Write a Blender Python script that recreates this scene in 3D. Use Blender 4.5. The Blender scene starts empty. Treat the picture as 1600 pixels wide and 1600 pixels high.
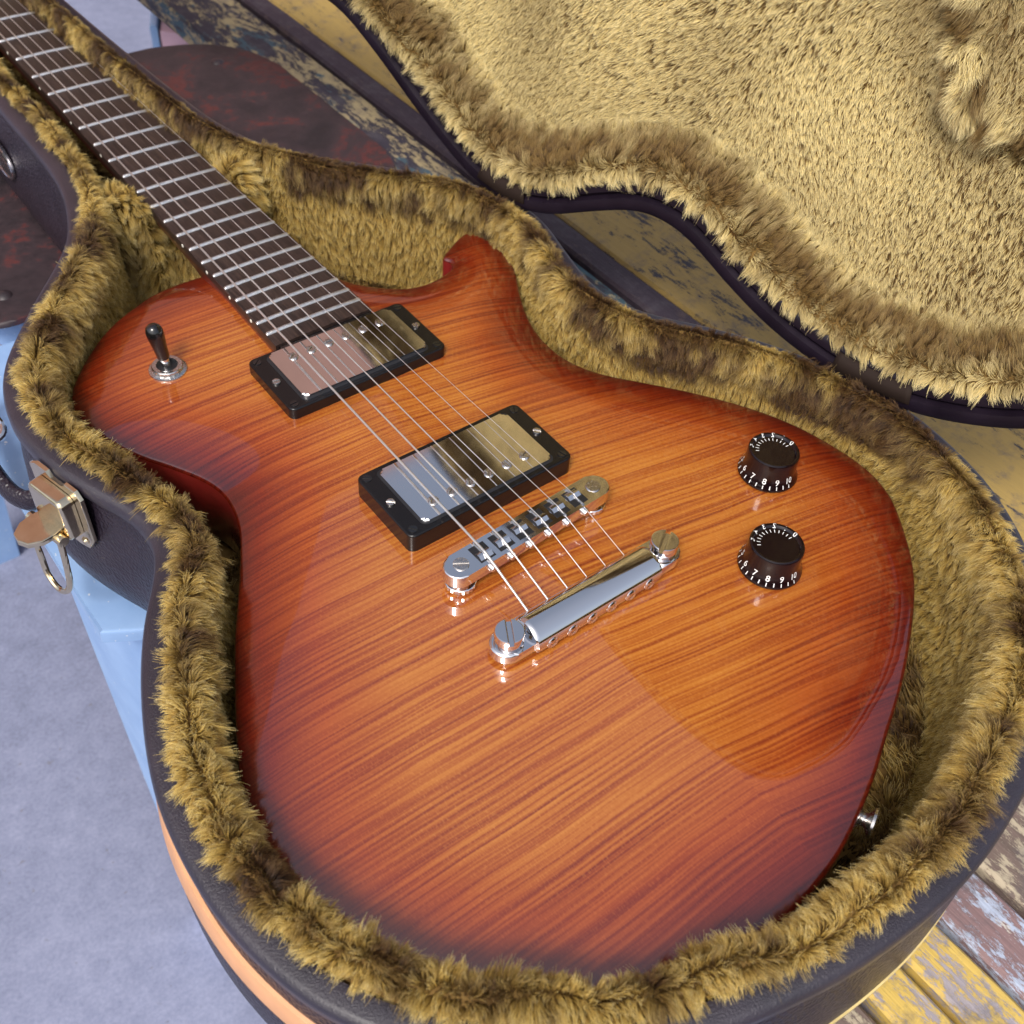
import bpy, bmesh, math, random
import numpy as np
from mathutils import Vector, Matrix
from mathutils.geometry import delaunay_2d_cdt

random.seed(7)
rng = np.random.default_rng(7)
SC = bpy.context.scene
COL = SC.collection
MM = 0.001                                  # everything below is written in millimetres
R_ = math.radians

# ------------------------------------------------------------------ camera
CAM = np.array([-210.33, -229.62, 353.72]); TGT = np.array([5.965, 16.511, 0.0]); ROLL = 0.0913; FPX = 1695.8
_f = TGT - CAM; _f /= np.linalg.norm(_f)
_r = np.cross(_f, [0, 0, 1]); _r /= np.linalg.norm(_r); _u = np.cross(_r, _f)
_c, _s = math.cos(ROLL), math.sin(ROLL)
_r, _u = _c * _r + _s * _u, -_s * _r + _c * _u
cd = bpy.data.cameras.new('camera'); cam = bpy.data.objects.new('camera', cd); COL.objects.link(cam)
cam.matrix_world = Matrix(((_r[0], _u[0], -_f[0], CAM[0] * MM), (_r[1], _u[1], -_f[1], CAM[1] * MM),
                           (_r[2], _u[2], -_f[2], CAM[2] * MM), (0, 0, 0, 1)))
cd.sensor_width = 36; cd.lens = FPX / 1600 * 36; cd.clip_start = 0.01; cd.clip_end = 500
cd.dof.use_dof = True; cd.dof.focus_distance = 0.47; cd.dof.aperture_fstop = 18
SC.camera = cam

# ------------------------------------------------------------------ sky, sun, exposure
SUN_EL, SUN_AZ = 52.0, 238.0                # azimuth of the sun, clockwise from +Y
w = bpy.data.worlds.new('World'); SC.world = w; w.use_nodes = True
nt = w.node_tree; bg = nt.nodes['Background']
sky = nt.nodes.new('ShaderNodeTexSky'); sky.sky_type = 'NISHITA'; sky.sun_disc = False
sky.sun_elevation = R_(SUN_EL); sky.sun_rotation = R_(SUN_AZ)
sky.air_density = 1.0; sky.dust_density = 4.5; sky.ozone_density = 1.2
hs_ = nt.nodes.new('ShaderNodeHueSaturation'); hs_.inputs['Saturation'].default_value = 0.62     # thin high cloud whitens the sky
nt.links.new(sky.outputs[0], hs_.inputs['Color']); nt.links.new(hs_.outputs[0], bg.inputs[0]); bg.inputs[1].default_value = 0.125
sd = bpy.data.lights.new('sun', 'SUN'); sun = bpy.data.objects.new('sun', sd); COL.objects.link(sun)
sd.energy = 1.35; sd.angle = R_(14); sd.color = (1.0, 0.96, 0.91)
_d = Vector((math.sin(R_(SUN_AZ)) * math.cos(R_(SUN_EL)), math.cos(R_(SUN_AZ)) * math.cos(R_(SUN_EL)), math.sin(R_(SUN_EL))))
sun.rotation_euler = _d.to_track_quat('Z', 'Y').to_euler()
SC.view_settings.view_transform = 'Standard'; SC.view_settings.look = 'None'
SC.view_settings.gamma = 1.0; SC.view_settings.use_curve_mapping = False
SC.view_settings.exposure = 0.62
SC.cycles.max_bounces = 8; SC.cycles.diffuse_bounces = 3; SC.cycles.glossy_bounces = 5
SC.cycles.use_denoising = True
SC.cycles_curves.shape = 'RIBBONS'; SC.cycles_curves.subdivisions = 2

# ------------------------------------------------------------------ helpers
def link(name, data, parent=None):
    o = bpy.data.objects.new(name, data); COL.objects.link(o)
    if parent is not None: o.parent = parent
    return o

def mesh(name, verts, faces, mat, parent=None, smooth=True, angle=None):
    me = bpy.data.meshes.new(name)
    me.from_pydata([tuple(float(c) * MM for c in v) for v in verts], [], [tuple(int(i) for i in f) for f in faces])
    if smooth: me.polygons.foreach_set('use_smooth', [True] * len(me.polygons))
    if angle is not None: me.set_sharp_from_angle(angle=R_(angle))
    for m in (mat if isinstance(mat, (list, tuple)) else [mat]): me.materials.append(m)
    me.update()
    return link(name, me, parent)

def from_bm(name, bm, mat, parent=None, angle=35, copies_scale=True):
    bmesh.ops.recalc_face_normals(bm, faces=bm.faces)
    bmesh.ops.scale(bm, vec=(MM, MM, MM), verts=bm.verts)
    me = bpy.data.meshes.new(name); bm.to_mesh(me); bm.free()
    me.polygons.foreach_set('use_smooth', [True] * len(me.polygons))
    me.set_sharp_from_angle(angle=R_(angle))
    for m in (mat if isinstance(mat, (list, tuple)) else [mat]): me.materials.append(m)
    o = link(name, me, parent)
    wn = o.modifiers.new('flat_faces', 'WEIGHTED_NORMAL'); wn.keep_sharp = True; wn.weight = 100      # flat faces mirror flat
    return o

def empty(name, label, cat, loc=(0, 0, 0)):
    o = bpy.data.objects.new(name, None); COL.objects.link(o)
    o.location = [c * MM for c in loc]; o['label'] = label; o['category'] = cat
    o.empty_display_size = 0.02
    return o

def bm_new(): return bmesh.new()

def add_prism(bm, pts, z0, z1, bevel=0.0, seg=2, M=None, top_only=True):
    """closed 2-D outline extruded from z0 to z1, top rim (or both) bevelled"""
    vb = [bm.verts.new((x, y, z0)) for x, y in pts]; vt = [bm.verts.new((x, y, z1)) for x, y in pts]
    n = len(pts); fs = [bm.faces.new(vt), bm.faces.new(vb[::-1])]
    for i in range(n):
        fs.append(bm.faces.new((vb[i], vb[(i + 1) % n], vt[(i + 1) % n], vt[i])))
    geom = vb + vt
    if bevel > 0:
        es = [e for e in fs[0].edges] + ([] if top_only else [e for e in fs[1].edges])
        r = bmesh.ops.bevel(bm, geom=es, offset=bevel, segments=seg, profile=0.5, affect='EDGES', clamp_overlap=True)
        geom = list({v for f in r['faces'] for v in f.verts} | {v for v in vb + vt if v.is_valid})
    if M is not None: bmesh.ops.transform(bm, matrix=M, verts=[v for v in geom if v.is_valid])

def rrect(cx, cy, w, h, r, n=4):
    out = []
    for qx, qy, a0 in ((1, 1, 0), (-1, 1, 90), (-1, -1, 180), (1, -1, 270)):
        for k in range(n + 1):
            a = R_(a0 + 90 * k / n)
            out.append((cx + qx * (w / 2 - r) + r * math.cos(a), cy + qy * (h / 2 - r) + r * math.sin(a)))
    return out

def circle(cx, cy, r, n=24, sx=1, sy=1): return [(cx + sx * r * math.cos(2 * math.pi * k / n), cy + sy * r * math.sin(2 * math.pi * k / n)) for k in range(n)]

def add_lathe(bm, prof, seg=32, M=None):
    rings = []
    allv = []
    for r, z in prof:
        if r < 1e-6:
            v = bm.verts.new((0, 0, z)); rings.append([v]); allv.append(v)
        else:
            ring = [bm.verts.new((r * math.cos(2 * math.pi * k / seg), r * math.sin(2 * math.pi * k / seg), z)) for k in range(seg)]
            rings.append(ring); allv += ring
    for a, b in zip(rings[:-1], rings[1:]):
        if len(a) == 1 and len(b) == 1: continue
        for k in range(seg):
            k2 = (k + 1) % seg
            if len(a) == 1: bm.faces.new((a[0], b[k], b[k2]))
            elif len(b) == 1: bm.faces.new((a[k], b[0], a[k2]))
            else: bm.faces.new((a[k], b[k], b[k2], a[k2]))
    if M is not None: bmesh.ops.transform(bm, matrix=M, verts=allv)

def add_tube(bm, path, rad, seg=10, flat=1.0, cap=True):
    path = [Vector(p) for p in path]; rings = []
    up = Vector((0, 0, 1))
    for i, p in enumerate(path):
        t = (path[min(i + 1, len(path) - 1)] - path[max(i - 1, 0)]).normalized()
        a = t.cross(up)
        if a.length < 1e-3: a = t.cross(Vector((1, 0, 0)))
        a.normalize(); b = a.cross(t).normalized()
        rr = rad[i] if isinstance(rad, (list, tuple)) else rad
        rings.append([bm.verts.new(p + a * rr * math.cos(2 * math.pi * k / seg) + b * rr * flat * math.sin(2 * math.pi * k / seg)) for k in range(seg)])
    for r0, r1 in zip(rings[:-1], rings[1:]):
        for k in range(seg): bm.faces.new((r0[k], r0[(k + 1) % seg], r1[(k + 1) % seg], r1[k]))
    if cap: bm.faces.new(rings[0][::-1]); bm.faces.new(rings[-1])

def T(x, y, z, rz=0.0): return Matrix.Translation((x, y, z)) @ Matrix.Rotation(rz, 4, 'Z')

def catmull(P, n, closed=False):
    P = [np.array(p, float) for p in P]; out = []
    N = len(P); rngi = range(N) if closed else range(N - 1)
    for i in rngi:
        g = (lambda k: P[k % N]) if closed else (lambda k: P[min(max(k, 0), N - 1)])
        p0, p1, p2, p3 = g(i - 1), g(i), g(i + 1), g(i + 2)
        for k in range(n):
            t = k / n
            out.append(0.5 * ((2 * p1) + (-p0 + p2) * t + (2 * p0 - 5 * p1 + 4 * p2 - p3) * t * t + (-p0 + 3 * p1 - 3 * p2 + p3) * t ** 3))
    if not closed: out.append(P[-1])
    return np.array(out)

def resample(P, step, closed=True):
    Q = np.vstack([P, P[:1]]) if closed else P
    d = np.r_[0, np.cumsum(np.linalg.norm(np.diff(Q, axis=0), axis=1))]
    n = int(d[-1] / step); s = np.linspace(0, d[-1], n + (0 if closed else 1), endpoint=not closed)
    return np.stack([np.interp(s, d, Q[:, k]) for k in range(Q.shape[1])], 1)

def gsmooth(P, sigma):
    k = int(sigma * 3) + 1; w = np.exp(-0.5 * (np.arange(-k, k + 1) / sigma) ** 2); w /= w.sum()
    out = np.zeros_like(P, dtype=float)
    for i, ww in zip(range(-k, k + 1), w): out += ww * np.roll(P, i, axis=0)
    return out

def tangent_normals(P, sm=2.0):
    t = np.roll(P, -1, 0) - np.roll(P, 1, 0); t /= np.linalg.norm(t, axis=1)[:, None] + 1e-12
    n = np.stack([-t[:, 1], t[:, 0]], 1)
    if sm > 0: n = gsmooth(n, sm); n /= np.linalg.norm(n, axis=1)[:, None]
    return n

_tab = rng.random((64, 64, 64))
def vnoise(p):
    """smooth lattice noise 0..1 of points (N,3)"""
    p = np.asarray(p, float); i = np.floor(p).astype(int); f = p - i; f = f * f * (3 - 2 * f)
    i = i % 64; j = (i + 1) % 64; o = 0
    for a in (0, 1):
        for b in (0, 1):
            for c in (0, 1):
                X = (j if a else i)[:, 0]; Y = (j if b else i)[:, 1]; Z = (j if c else i)[:, 2]
                w = (f[:, 0] if a else 1 - f[:, 0]) * (f[:, 1] if b else 1 - f[:, 1]) * (f[:, 2] if c else 1 - f[:, 2])
                o = o + w * _tab[X, Y, Z]
    return o

# ------------------------------------------------------------------ materials
class NG:
    def __init__(s, name):
        s.m = bpy.data.materials.new(name); s.m.use_nodes = True; s.t = s.m.node_tree
        s.b = s.t.nodes['Principled BSDF']
    def n(s, typ, **kw):
        nd = s.t.nodes.new(typ)
        for k, v in kw.items():
            if k.startswith('i_'): nd.inputs[k[2:].replace('_', ' ')].default_value = v
            else: setattr(nd, k, v)
        return nd
    def l(s, a, b): s.t.links.new(a, b)
    def ramp(s, src, stops, interp='LINEAR'):
        r = s.n('ShaderNodeValToRGB'); r.color_ramp.interpolation = interp
        el = r.color_ramp.elements
        while len(el) < len(stops): el.new(0.5)
        for e, (p, c) in zip(el, stops): e.position = p; e.color = (*c, 1) if len(c) == 3 else c
        s.l(src, r.inputs[0]); return r.outputs[0]
    def mix(s, fac, a, b, mode='MIX'):
        m = s.n('ShaderNodeMix', data_type='RGBA', blend_type=mode)
        for idx, v in ((0, fac), (6, a), (7, b)):
            if isinstance(v, (int, float)): m.inputs[idx].default_value = v
            elif isinstance(v, tuple): m.inputs[idx].default_value = (*v, 1)
            else: s.l(v, m.inputs[idx])
        return m.outputs[2]
    def math(s, op, a, b=None, c=None):
        m = s.n('ShaderNodeMath', operation=op)
        for i, v in enumerate((a, b, c)):
            if v is None: continue
            if isinstance(v, (int, float)): m.inputs[i].default_value = v
            else: s.l(v, m.inputs[i])
        return m.outputs[0]
    def noise(s, vec, scale, detail=4, rough=0.55, dist=0.0):
        nd = s.n('ShaderNodeTexNoise'); nd.inputs['Scale'].default_value = scale; nd.inputs['Detail'].default_value = detail
        nd.inputs['Roughness'].default_value = rough; nd.inputs['Distortion'].default_value = dist
        if vec is not None: s.l(vec, nd.inputs['Vector'])
        return nd.outputs['Fac']
    def obj(s, scale=(1, 1, 1), loc=(0, 0, 0), rot=(0, 0, 0)):
        tc = s.n('ShaderNodeTexCoord'); mp = s.n('ShaderNodeMapping')
        mp.inputs['Scale'].default_value = scale; mp.inputs['Location'].default_value = loc; mp.inputs['Rotation'].default_value = rot
        s.l(tc.outputs['Object'], mp.inputs[0]); return mp.outputs[0]
    def bump(s, h, strength=0.3, dist=0.001):
        b = s.n('ShaderNodeBump'); b.inputs['Strength'].default_value = strength; b.inputs['Distance'].default_value = dist
        s.l(h, b.inputs['Height']); s.l(b.outputs[0], s.b.inputs['Normal']); return b
    def set(s, **kw):
        for k, v in kw.items():
            nm = k.replace('_', ' '); i = s.b.inputs[nm]
            if isinstance(v, (int, float)): i.default_value = v
            elif isinstance(v, tuple): i.default_value = (*v, 1) if len(v) == 3 and i.type == 'RGBA' else v
            else: s.l(v, i)
        return s

def simple(name, col, rough=0.5, metal=0.0, coat=0.0, spec=0.5, var=0.0, vs=300.0, bump=0.0, coatr=0.05):
    g = NG(name)
    g.set(Base_Color=col, Roughness=rough, Metallic=metal, Coat_Weight=coat, Coat_Roughness=coatr)
    g.b.inputs['Specular IOR Level'].default_value = spec
    if var > 0 or bump > 0:
        n = g.noise(g.obj(), vs, 5, 0.6)
        if var > 0:
            g.set(Base_Color=g.ramp(n, [(0.3, tuple(c * (1 - var) for c in col)), (0.7, tuple(min(1, c * (1 + var)) for c in col))]))
            g.set(Roughness=g.math('MULTIPLY_ADD', n, 0.25, rough - 0.1))
        if bump > 0: g.bump(n, bump, 0.0004)
    return g.m

M_chrome = simple('chrome', (0.80, 0.79, 0.80), 0.06, 1.0)
M_nickel = simple('nickel', (0.62, 0.60, 0.58), 0.22, 1.0, var=0.15, vs=900)
M_steel = simple('string_steel', (0.92, 0.91, 0.90), 0.42, 1.0)
M_fret = simple('fret_wire', (0.84, 0.83, 0.82), 0.32, 1.0, var=0.12, vs=700)
M_black = simple('black_plastic', (0.006, 0.006, 0.007), 0.18, coat=0.6, var=0.3, vs=1500, coatr=0.08)
M_blackring = simple('black_ring_plastic', (0.005, 0.0045, 0.005), 0.24, coat=0.1, spec=0.4, bump=0.05, vs=2500)
M_knob = simple('knob_plastic', (0.006, 0.002, 0.003), 0.16, coat=0.25, coatr=0.03, spec=0.4)
M_white = simple('white_print', (0.80, 0.80, 0.78), 0.5)
M_recess_dark = simple('recess_dark', (0.012, 0.012, 0.014), 0.4)  # dark fill, also standing in for shade in saddle slots and cover gaps
M_dot = simple('side_dot', (0.75, 0.72, 0.62), 0.3)
M_brass = simple('brass_plate', (0.78, 0.66, 0.46), 0.10, 1.0, var=0.08, vs=200)
M_peachstrip = simple('peach_band', (0.66, 0.34, 0.17), 0.42, var=0.10, vs=60, bump=0.1)
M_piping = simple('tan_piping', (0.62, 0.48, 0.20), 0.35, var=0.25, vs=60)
M_tape = simple('hinge_cloth', (0.020, 0.012, 0.009), 0.7, spec=0.15, bump=0.3, vs=1800)
M_badge = simple('badge_metal', (0.30, 0.28, 0.30), 0.25, 1.0, var=0.3, vs=400)

def mat_vinyl():
    g = NG('case_vinyl')
    v = g.obj()
    vo = g.n('ShaderNodeTexVoronoi'); vo.inputs['Scale'].default_value = 620; g.l(v, vo.inputs['Vector'])
    n = g.noise(v, 60, 5, 0.6)
    d = g.noise(v, 2600, 2, 0.7)
    col = g.ramp(n, [(0.3, (0.013, 0.009, 0.015)), (0.7, (0.024, 0.017, 0.026))])
    speck = g.ramp(d, [(0.70, (0, 0, 0)), (0.76, (1, 1, 1))])
    col = g.mix(speck, col, (0.16, 0.14, 0.17))
    g.set(Base_Color=col, Roughness=g.math('MULTIPLY_ADD', n, 0.2, 0.22)); g.b.inputs['Specular IOR Level'].default_value = 0.4
    g.bump(g.math('ADD', vo.outputs['Distance'], n), 0.8, 0.0007)
    return g.m
M_vinyl = mat_vinyl()
def mat_vlip():
    g = NG('case_lip_vinyl'); v = g.obj()
    n = g.noise(v, 1400, 3, 0.6); big = g.noise(v, 40, 3, 0.5)
    g.set(Base_Color=g.ramp(big, [(0.3, (0.016, 0.012, 0.020)), (0.7, (0.026, 0.019, 0.030))]), Roughness=g.math('MULTIPLY_ADD', big, 0.2, 0.27))
    g.b.inputs['Specular IOR Level'].default_value = 0.6
    g.bump(n, 0.7, 0.0006)
    return g.m
M_lip = mat_vlip(); M_lip.node_tree.nodes['Principled BSDF'].inputs['Coat Weight'].default_value = 0.35; M_lip.node_tree.nodes['Principled BSDF'].inputs['Coat Roughness'].default_value = 0.32
M_lidrim = simple('lid_rim_vinyl', (0.010, 0.006, 0.012), 0.40, spec=0.25, var=0.25, vs=60)

def mat_body():
    g = NG('flamed_maple_burst')
    tc = g.n('ShaderNodeTexCoord'); sep = g.n('ShaderNodeSeparateXYZ'); g.l(tc.outputs['Object'], sep.inputs[0])
    x, y, z = sep.outputs
    ax = g.math('ABSOLUTE', g.math('ADD', x, 0.004))
    # flames lean away from the book-matched centre seam and drift with slow noise
    cb = g.n('ShaderNodeCombineXYZ'); g.l(g.math('MULTIPLY', x, 8.0), cb.inputs[0]); g.l(g.math('MULTIPLY', y, 7.0), cb.inputs[1])
    drift = g.noise(cb.outputs[0], 1.0, 3, 0.5)
    side = g.math('GREATER_THAN', x, -0.004)
    yy = g.math('ADD', y, g.math('ADD', g.math('ADD', g.math('MULTIPLY', g.math('MAXIMUM', x, -0.004), 0.17), g.math('MULTIPLY', g.math('MINIMUM', x, -0.004), 0.02)), g.math('MULTIPLY', drift, 0.006)))
    c1 = g.n('ShaderNodeCombineXYZ'); g.l(g.math('MULTIPLY', ax, 7.0), c1.inputs[0]); g.l(g.math('MULTIPLY', yy, 660.0), c1.inputs[1]); g.l(g.math('MULTIPLY', side, 0.12), c1.inputs[2])
    s1 = g.noise(c1.outputs[0], 1.0, 1.2, 0.45, 0.0)
    c2 = g.n('ShaderNodeCombineXYZ'); g.l(g.math('MULTIPLY', ax, 26.0), c2.inputs[0]); g.l(g.math('MULTIPLY', yy, 1300.0), c2.inputs[1]); g.l(g.math('MULTIPLY', side, 0.2), c2.inputs[2])
    s2 = g.noise(c2.outputs[0], 1.0, 2, 0.5)
    st = g.math('ADD', g.math('MULTIPLY', s1, 0.80), g.math('MULTIPLY', s2, 0.20))
    c3 = g.n('ShaderNodeCombineXYZ'); g.l(g.math('MULTIPLY', x, 2600.0), c3.inputs[0]); g.l(g.math('MULTIPLY', y, 500.0), c3.inputs[1])
    grain = g.noise(c3.outputs[0], 1.0, 2, 0.5)
    col = g.ramp(st, [(0.30, (0.20, 0.032, 0.008)), (0.43, (0.31, 0.070, 0.011)), (0.54, (0.42, 0.128, 0.017)), (0.68, (0.49, 0.175, 0.026))])
    col = g.mix(g.math('MULTIPLY', g.math('SUBTRACT', grain, 0.5), 0.9), col, (0.95, 0.45, 0.10))
    at = g.n('ShaderNodeAttribute', attribute_name='edge')           # distance to the outline, metres * 10
    blotch = g.noise(tc.outputs['Object'], 14, 3, 0.5)
    e = g.math('ADD', at.outputs['Fac'], g.math('MULTIPLY', g.math('SUBTRACT', blotch, 0.5), 0.35))
    burst = g.ramp(e, [(0.0, (0.19, 0.028, 0.03)), (0.14, (0.38, 0.11, 0.09)), (0.42, (0.72, 0.44, 0.40)), (0.85, (0.94, 0.93, 0.95))])
    col = g.mix(1.0, col, burst, 'MULTIPLY')
    g.set(Base_Color=col, Roughness=0.42, Coat_Weight=1.0, Coat_Roughness=0.012, Coat_IOR=1.8)
    g.b.inputs['Specular IOR Level'].default_value = 0.2
    return g.m
M_body = mat_body()
M_side = simple('cherry_lacquer', (0.15, 0.010, 0.008), 0.35, coat=1.0, coatr=0.02, var=0.3, vs=40)
M_neck = simple('cherry_neck', (0.085, 0.012, 0.010), 0.35, coat=0.8, coatr=0.04, var=0.3, vs=80)

def mat_board():
    g = NG('rosewood')
    a = g.noise(g.obj((900, 40, 900)), 1.0, 4, 0.6); b = g.noise(g.obj((2500, 160, 2500)), 1.0, 2, 0.5)
    col = g.ramp(g.math('ADD', g.math('MULTIPLY', a, 0.6), g.math('MULTIPLY', b, 0.4)), [(0.35, (0.011, 0.006, 0.005)), (0.5, (0.030, 0.017, 0.014)), (0.68, (0.065, 0.040, 0.032))])
    g.set(Base_Color=col, Roughness=0.42); g.bump(b, 0.3, 0.0003)
    return g.m
M_board = mat_board()

def mat_paint(name, base, under, amount=0.5, second=None, thr=0.50, dirt=(0.10, 0.09, 0.10)):
    """old paint chipped along the grain down to wood"""
    g = NG(name)
    v = g.obj((1, 0.35, 1), loc=(len(name) * 0.7, 0, 0))
    n = g.noise(g.obj((1, 0.22, 1), loc=(len(name) * 0.7, 0, 0)), 70, 10, 0.78, 0.3); n2 = g.noise(v, 260, 8, 0.8); gr = g.noise(g.obj((420, 14, 420)), 1.0, 5, 0.6)
    chip = g.ramp(g.math('ADD', g.math('MULTIPLY', n, 0.62), g.math('MULTIPLY', n2, 0.38)), [(amount - 0.015, (1, 1, 1)), (amount + 0.015, (0, 0, 0))])
    wood = g.mix(gr, tuple(c * 0.45 for c in under), tuple(min(1, c * 1.5) for c in under))
    paint = g.mix(g.math('MULTIPLY', gr, 0.5), base, tuple(c * 0.6 for c in base))
    if second is not None:
        m2 = g.ramp(g.noise(g.obj((1, 0.5, 1), loc=(3, 1, 2)), 26, 7, 0.7), [(thr, (0, 0, 0)), (thr + 0.03, (1, 1, 1))])
        paint = g.mix(m2, paint, second)
    col = g.mix(chip, paint, wood)
    dm = g.ramp(g.noise(g.obj(loc=(5, 5, 5)), 60, 8, 0.75), [(0.50, (0, 0, 0)), (0.66, (1, 1, 1))])
    col = g.mix(g.math('MULTIPLY', dm, 0.55), col, dirt)
    g.set(Base_Color=col, Roughness=0.62)
    g.bump(g.math('ADD', g.math('MULTIPLY', chip, -0.5), gr), 0.5, 0.0012)
    return g.m
M_yellow = mat_paint('yellow_paint', (0.68, 0.47, 0.11), (0.34, 0.30, 0.32), 0.485)
M_yellow2 = mat_paint('ochre_paint_worn', (0.46, 0.31, 0.09), (0.05, 0.045, 0.055), 0.455)
M_whiteblue = mat_paint('whitewashed_blue', (0.46, 0.52, 0.66), (0.24, 0.15, 0.15), 0.515, (0.60, 0.55, 0.48))
M_brown = mat_paint('bare_cream_brown', (0.50, 0.42, 0.30), (0.17, 0.12, 0.10), 0.52)
M_teal = mat_paint('cream_teal_paint', (0.50, 0.39, 0.20), (0.035, 0.030, 0.045), 0.50, (0.05, 0.11, 0.14), thr=0.56)
M_darkwood = mat_paint('dark_purple_wood', (0.045, 0.030, 0.045), (0.09, 0.06, 0.06), 0.45)
M_purple = mat_paint('mauve_board_paint', (0.34, 0.24, 0.30), (0.14, 0.10, 0.11), 0.40)
M_pink = simple('pink_board_paint', (0.42, 0.27, 0.33), 0.6, var=0.15, vs=20)

def mat_rust():
    g = NG('rusted_seat_paint')
    n = g.noise(g.obj(), 16, 8, 0.65, 0.6); f = g.noise(g.obj(), 160, 5, 0.6)
    col = g.ramp(g.math('ADD', g.math('MULTIPLY', n, 0.8), g.math('MULTIPLY', f, 0.2)), [(0.38, (0.014, 0.011, 0.014)), (0.52, (0.035, 0.022, 0.026)), (0.58, (0.10, 0.022, 0.020)), (0.62, (0.035, 0.020, 0.022)), (0.70, (0.10, 0.08, 0.085))])
    g.set(Base_Color=col, Roughness=g.math('MULTIPLY_ADD', f, 0.4, 0.3)); g.bump(n, 0.3, 0.002)
    return g.m
M_rust = mat_rust()
def mat_blue():
    g = NG('pale_blue_steel')
    n = g.noise(g.obj(), 22, 6, 0.6); sp = g.noise(g.obj(), 240, 3, 0.6)
    col = g.ramp(n, [(0.3, (0.20, 0.33, 0.58)), (0.7, (0.30, 0.45, 0.70))])
    col = g.mix(g.ramp(sp, [(0.68, (0, 0, 0)), (0.72, (1, 1, 1))]), col, (0.62, 0.66, 0.70))
    g.set(Base_Color=col, Roughness=0.4); g.bump(n, 0.15, 0.002)
    return g.m
M_blue = mat_blue()
def mat_concrete():
    g = NG('concrete')
    a = g.noise(g.obj(), 3, 8, 0.65); b = g.noise(g.obj(), 55, 8, 0.7); c = g.noise(g.obj(), 300, 4, 0.75)
    k = g.math('ADD', g.math('MULTIPLY', a, 0.32), g.math('ADD', g.math('MULTIPLY', b, 0.30), g.math('MULTIPLY', c, 0.38)))
    col = g.ramp(k, [(0.36, (0.13, 0.145, 0.215)), (0.5, (0.205, 0.225, 0.325)), (0.64, (0.285, 0.305, 0.42))])
    pit = g.ramp(g.noise(g.obj(), 130, 2, 0.5), [(0.24, (1, 1, 1)), (0.30, (0, 0, 0))])
    col = g.mix(g.math('MULTIPLY', pit, 0.6), col, (0.15, 0.145, 0.16))
    g.set(Base_Color=col, Roughness=0.85); g.bump(c, 0.3, 0.001)
    return g.m
M_concrete = mat_concrete()
M_wall = simple('terracotta_render', (0.44, 0.25, 0.19), 0.85, var=0.2, vs=3)

def mat_fur(lid=False):
    g = NG('fur_pile_lid' if lid else 'fur_pile')
    hi = g.n('ShaderNodeHairInfo'); tone = g.n('ShaderNodeAttribute', attribute_name='tone')
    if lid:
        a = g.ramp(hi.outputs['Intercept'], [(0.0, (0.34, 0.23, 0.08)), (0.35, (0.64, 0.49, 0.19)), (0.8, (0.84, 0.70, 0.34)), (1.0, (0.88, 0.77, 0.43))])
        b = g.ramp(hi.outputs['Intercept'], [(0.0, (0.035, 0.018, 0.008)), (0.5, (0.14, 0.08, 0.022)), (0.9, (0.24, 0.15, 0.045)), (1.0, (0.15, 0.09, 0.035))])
    else:
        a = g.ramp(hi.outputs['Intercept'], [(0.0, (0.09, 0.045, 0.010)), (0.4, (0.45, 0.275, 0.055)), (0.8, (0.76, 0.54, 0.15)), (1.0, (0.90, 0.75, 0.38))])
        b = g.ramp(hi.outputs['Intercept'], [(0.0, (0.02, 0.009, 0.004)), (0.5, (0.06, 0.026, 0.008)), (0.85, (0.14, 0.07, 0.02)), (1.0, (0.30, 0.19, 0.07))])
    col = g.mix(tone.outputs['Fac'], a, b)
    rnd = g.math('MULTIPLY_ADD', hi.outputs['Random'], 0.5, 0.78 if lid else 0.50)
    v = g.n('ShaderNodeHueSaturation'); g.l(rnd, v.inputs['Value']); g.l(col, v.inputs['Color'])
    g.set(Base_Color=v.outputs[0], Roughness=0.50)
    g.b.inputs['Specular IOR Level'].default_value = 0.35
    return g.m
M_fur = mat_fur(); M_furlid = mat_fur(True)
def mat_backing():
    g = NG('fur_backing'); n = g.noise(g.obj(), 90, 5, 0.6)
    g.set(Base_Color=g.ramp(n, [(0.35, (0.06, 0.032, 0.010)), (0.65, (0.20, 0.12, 0.038))]), Roughness=0.9); g.b.inputs['Specular IOR Level'].default_value = 0.1
    return g.m
M_backing = mat_backing()

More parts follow.
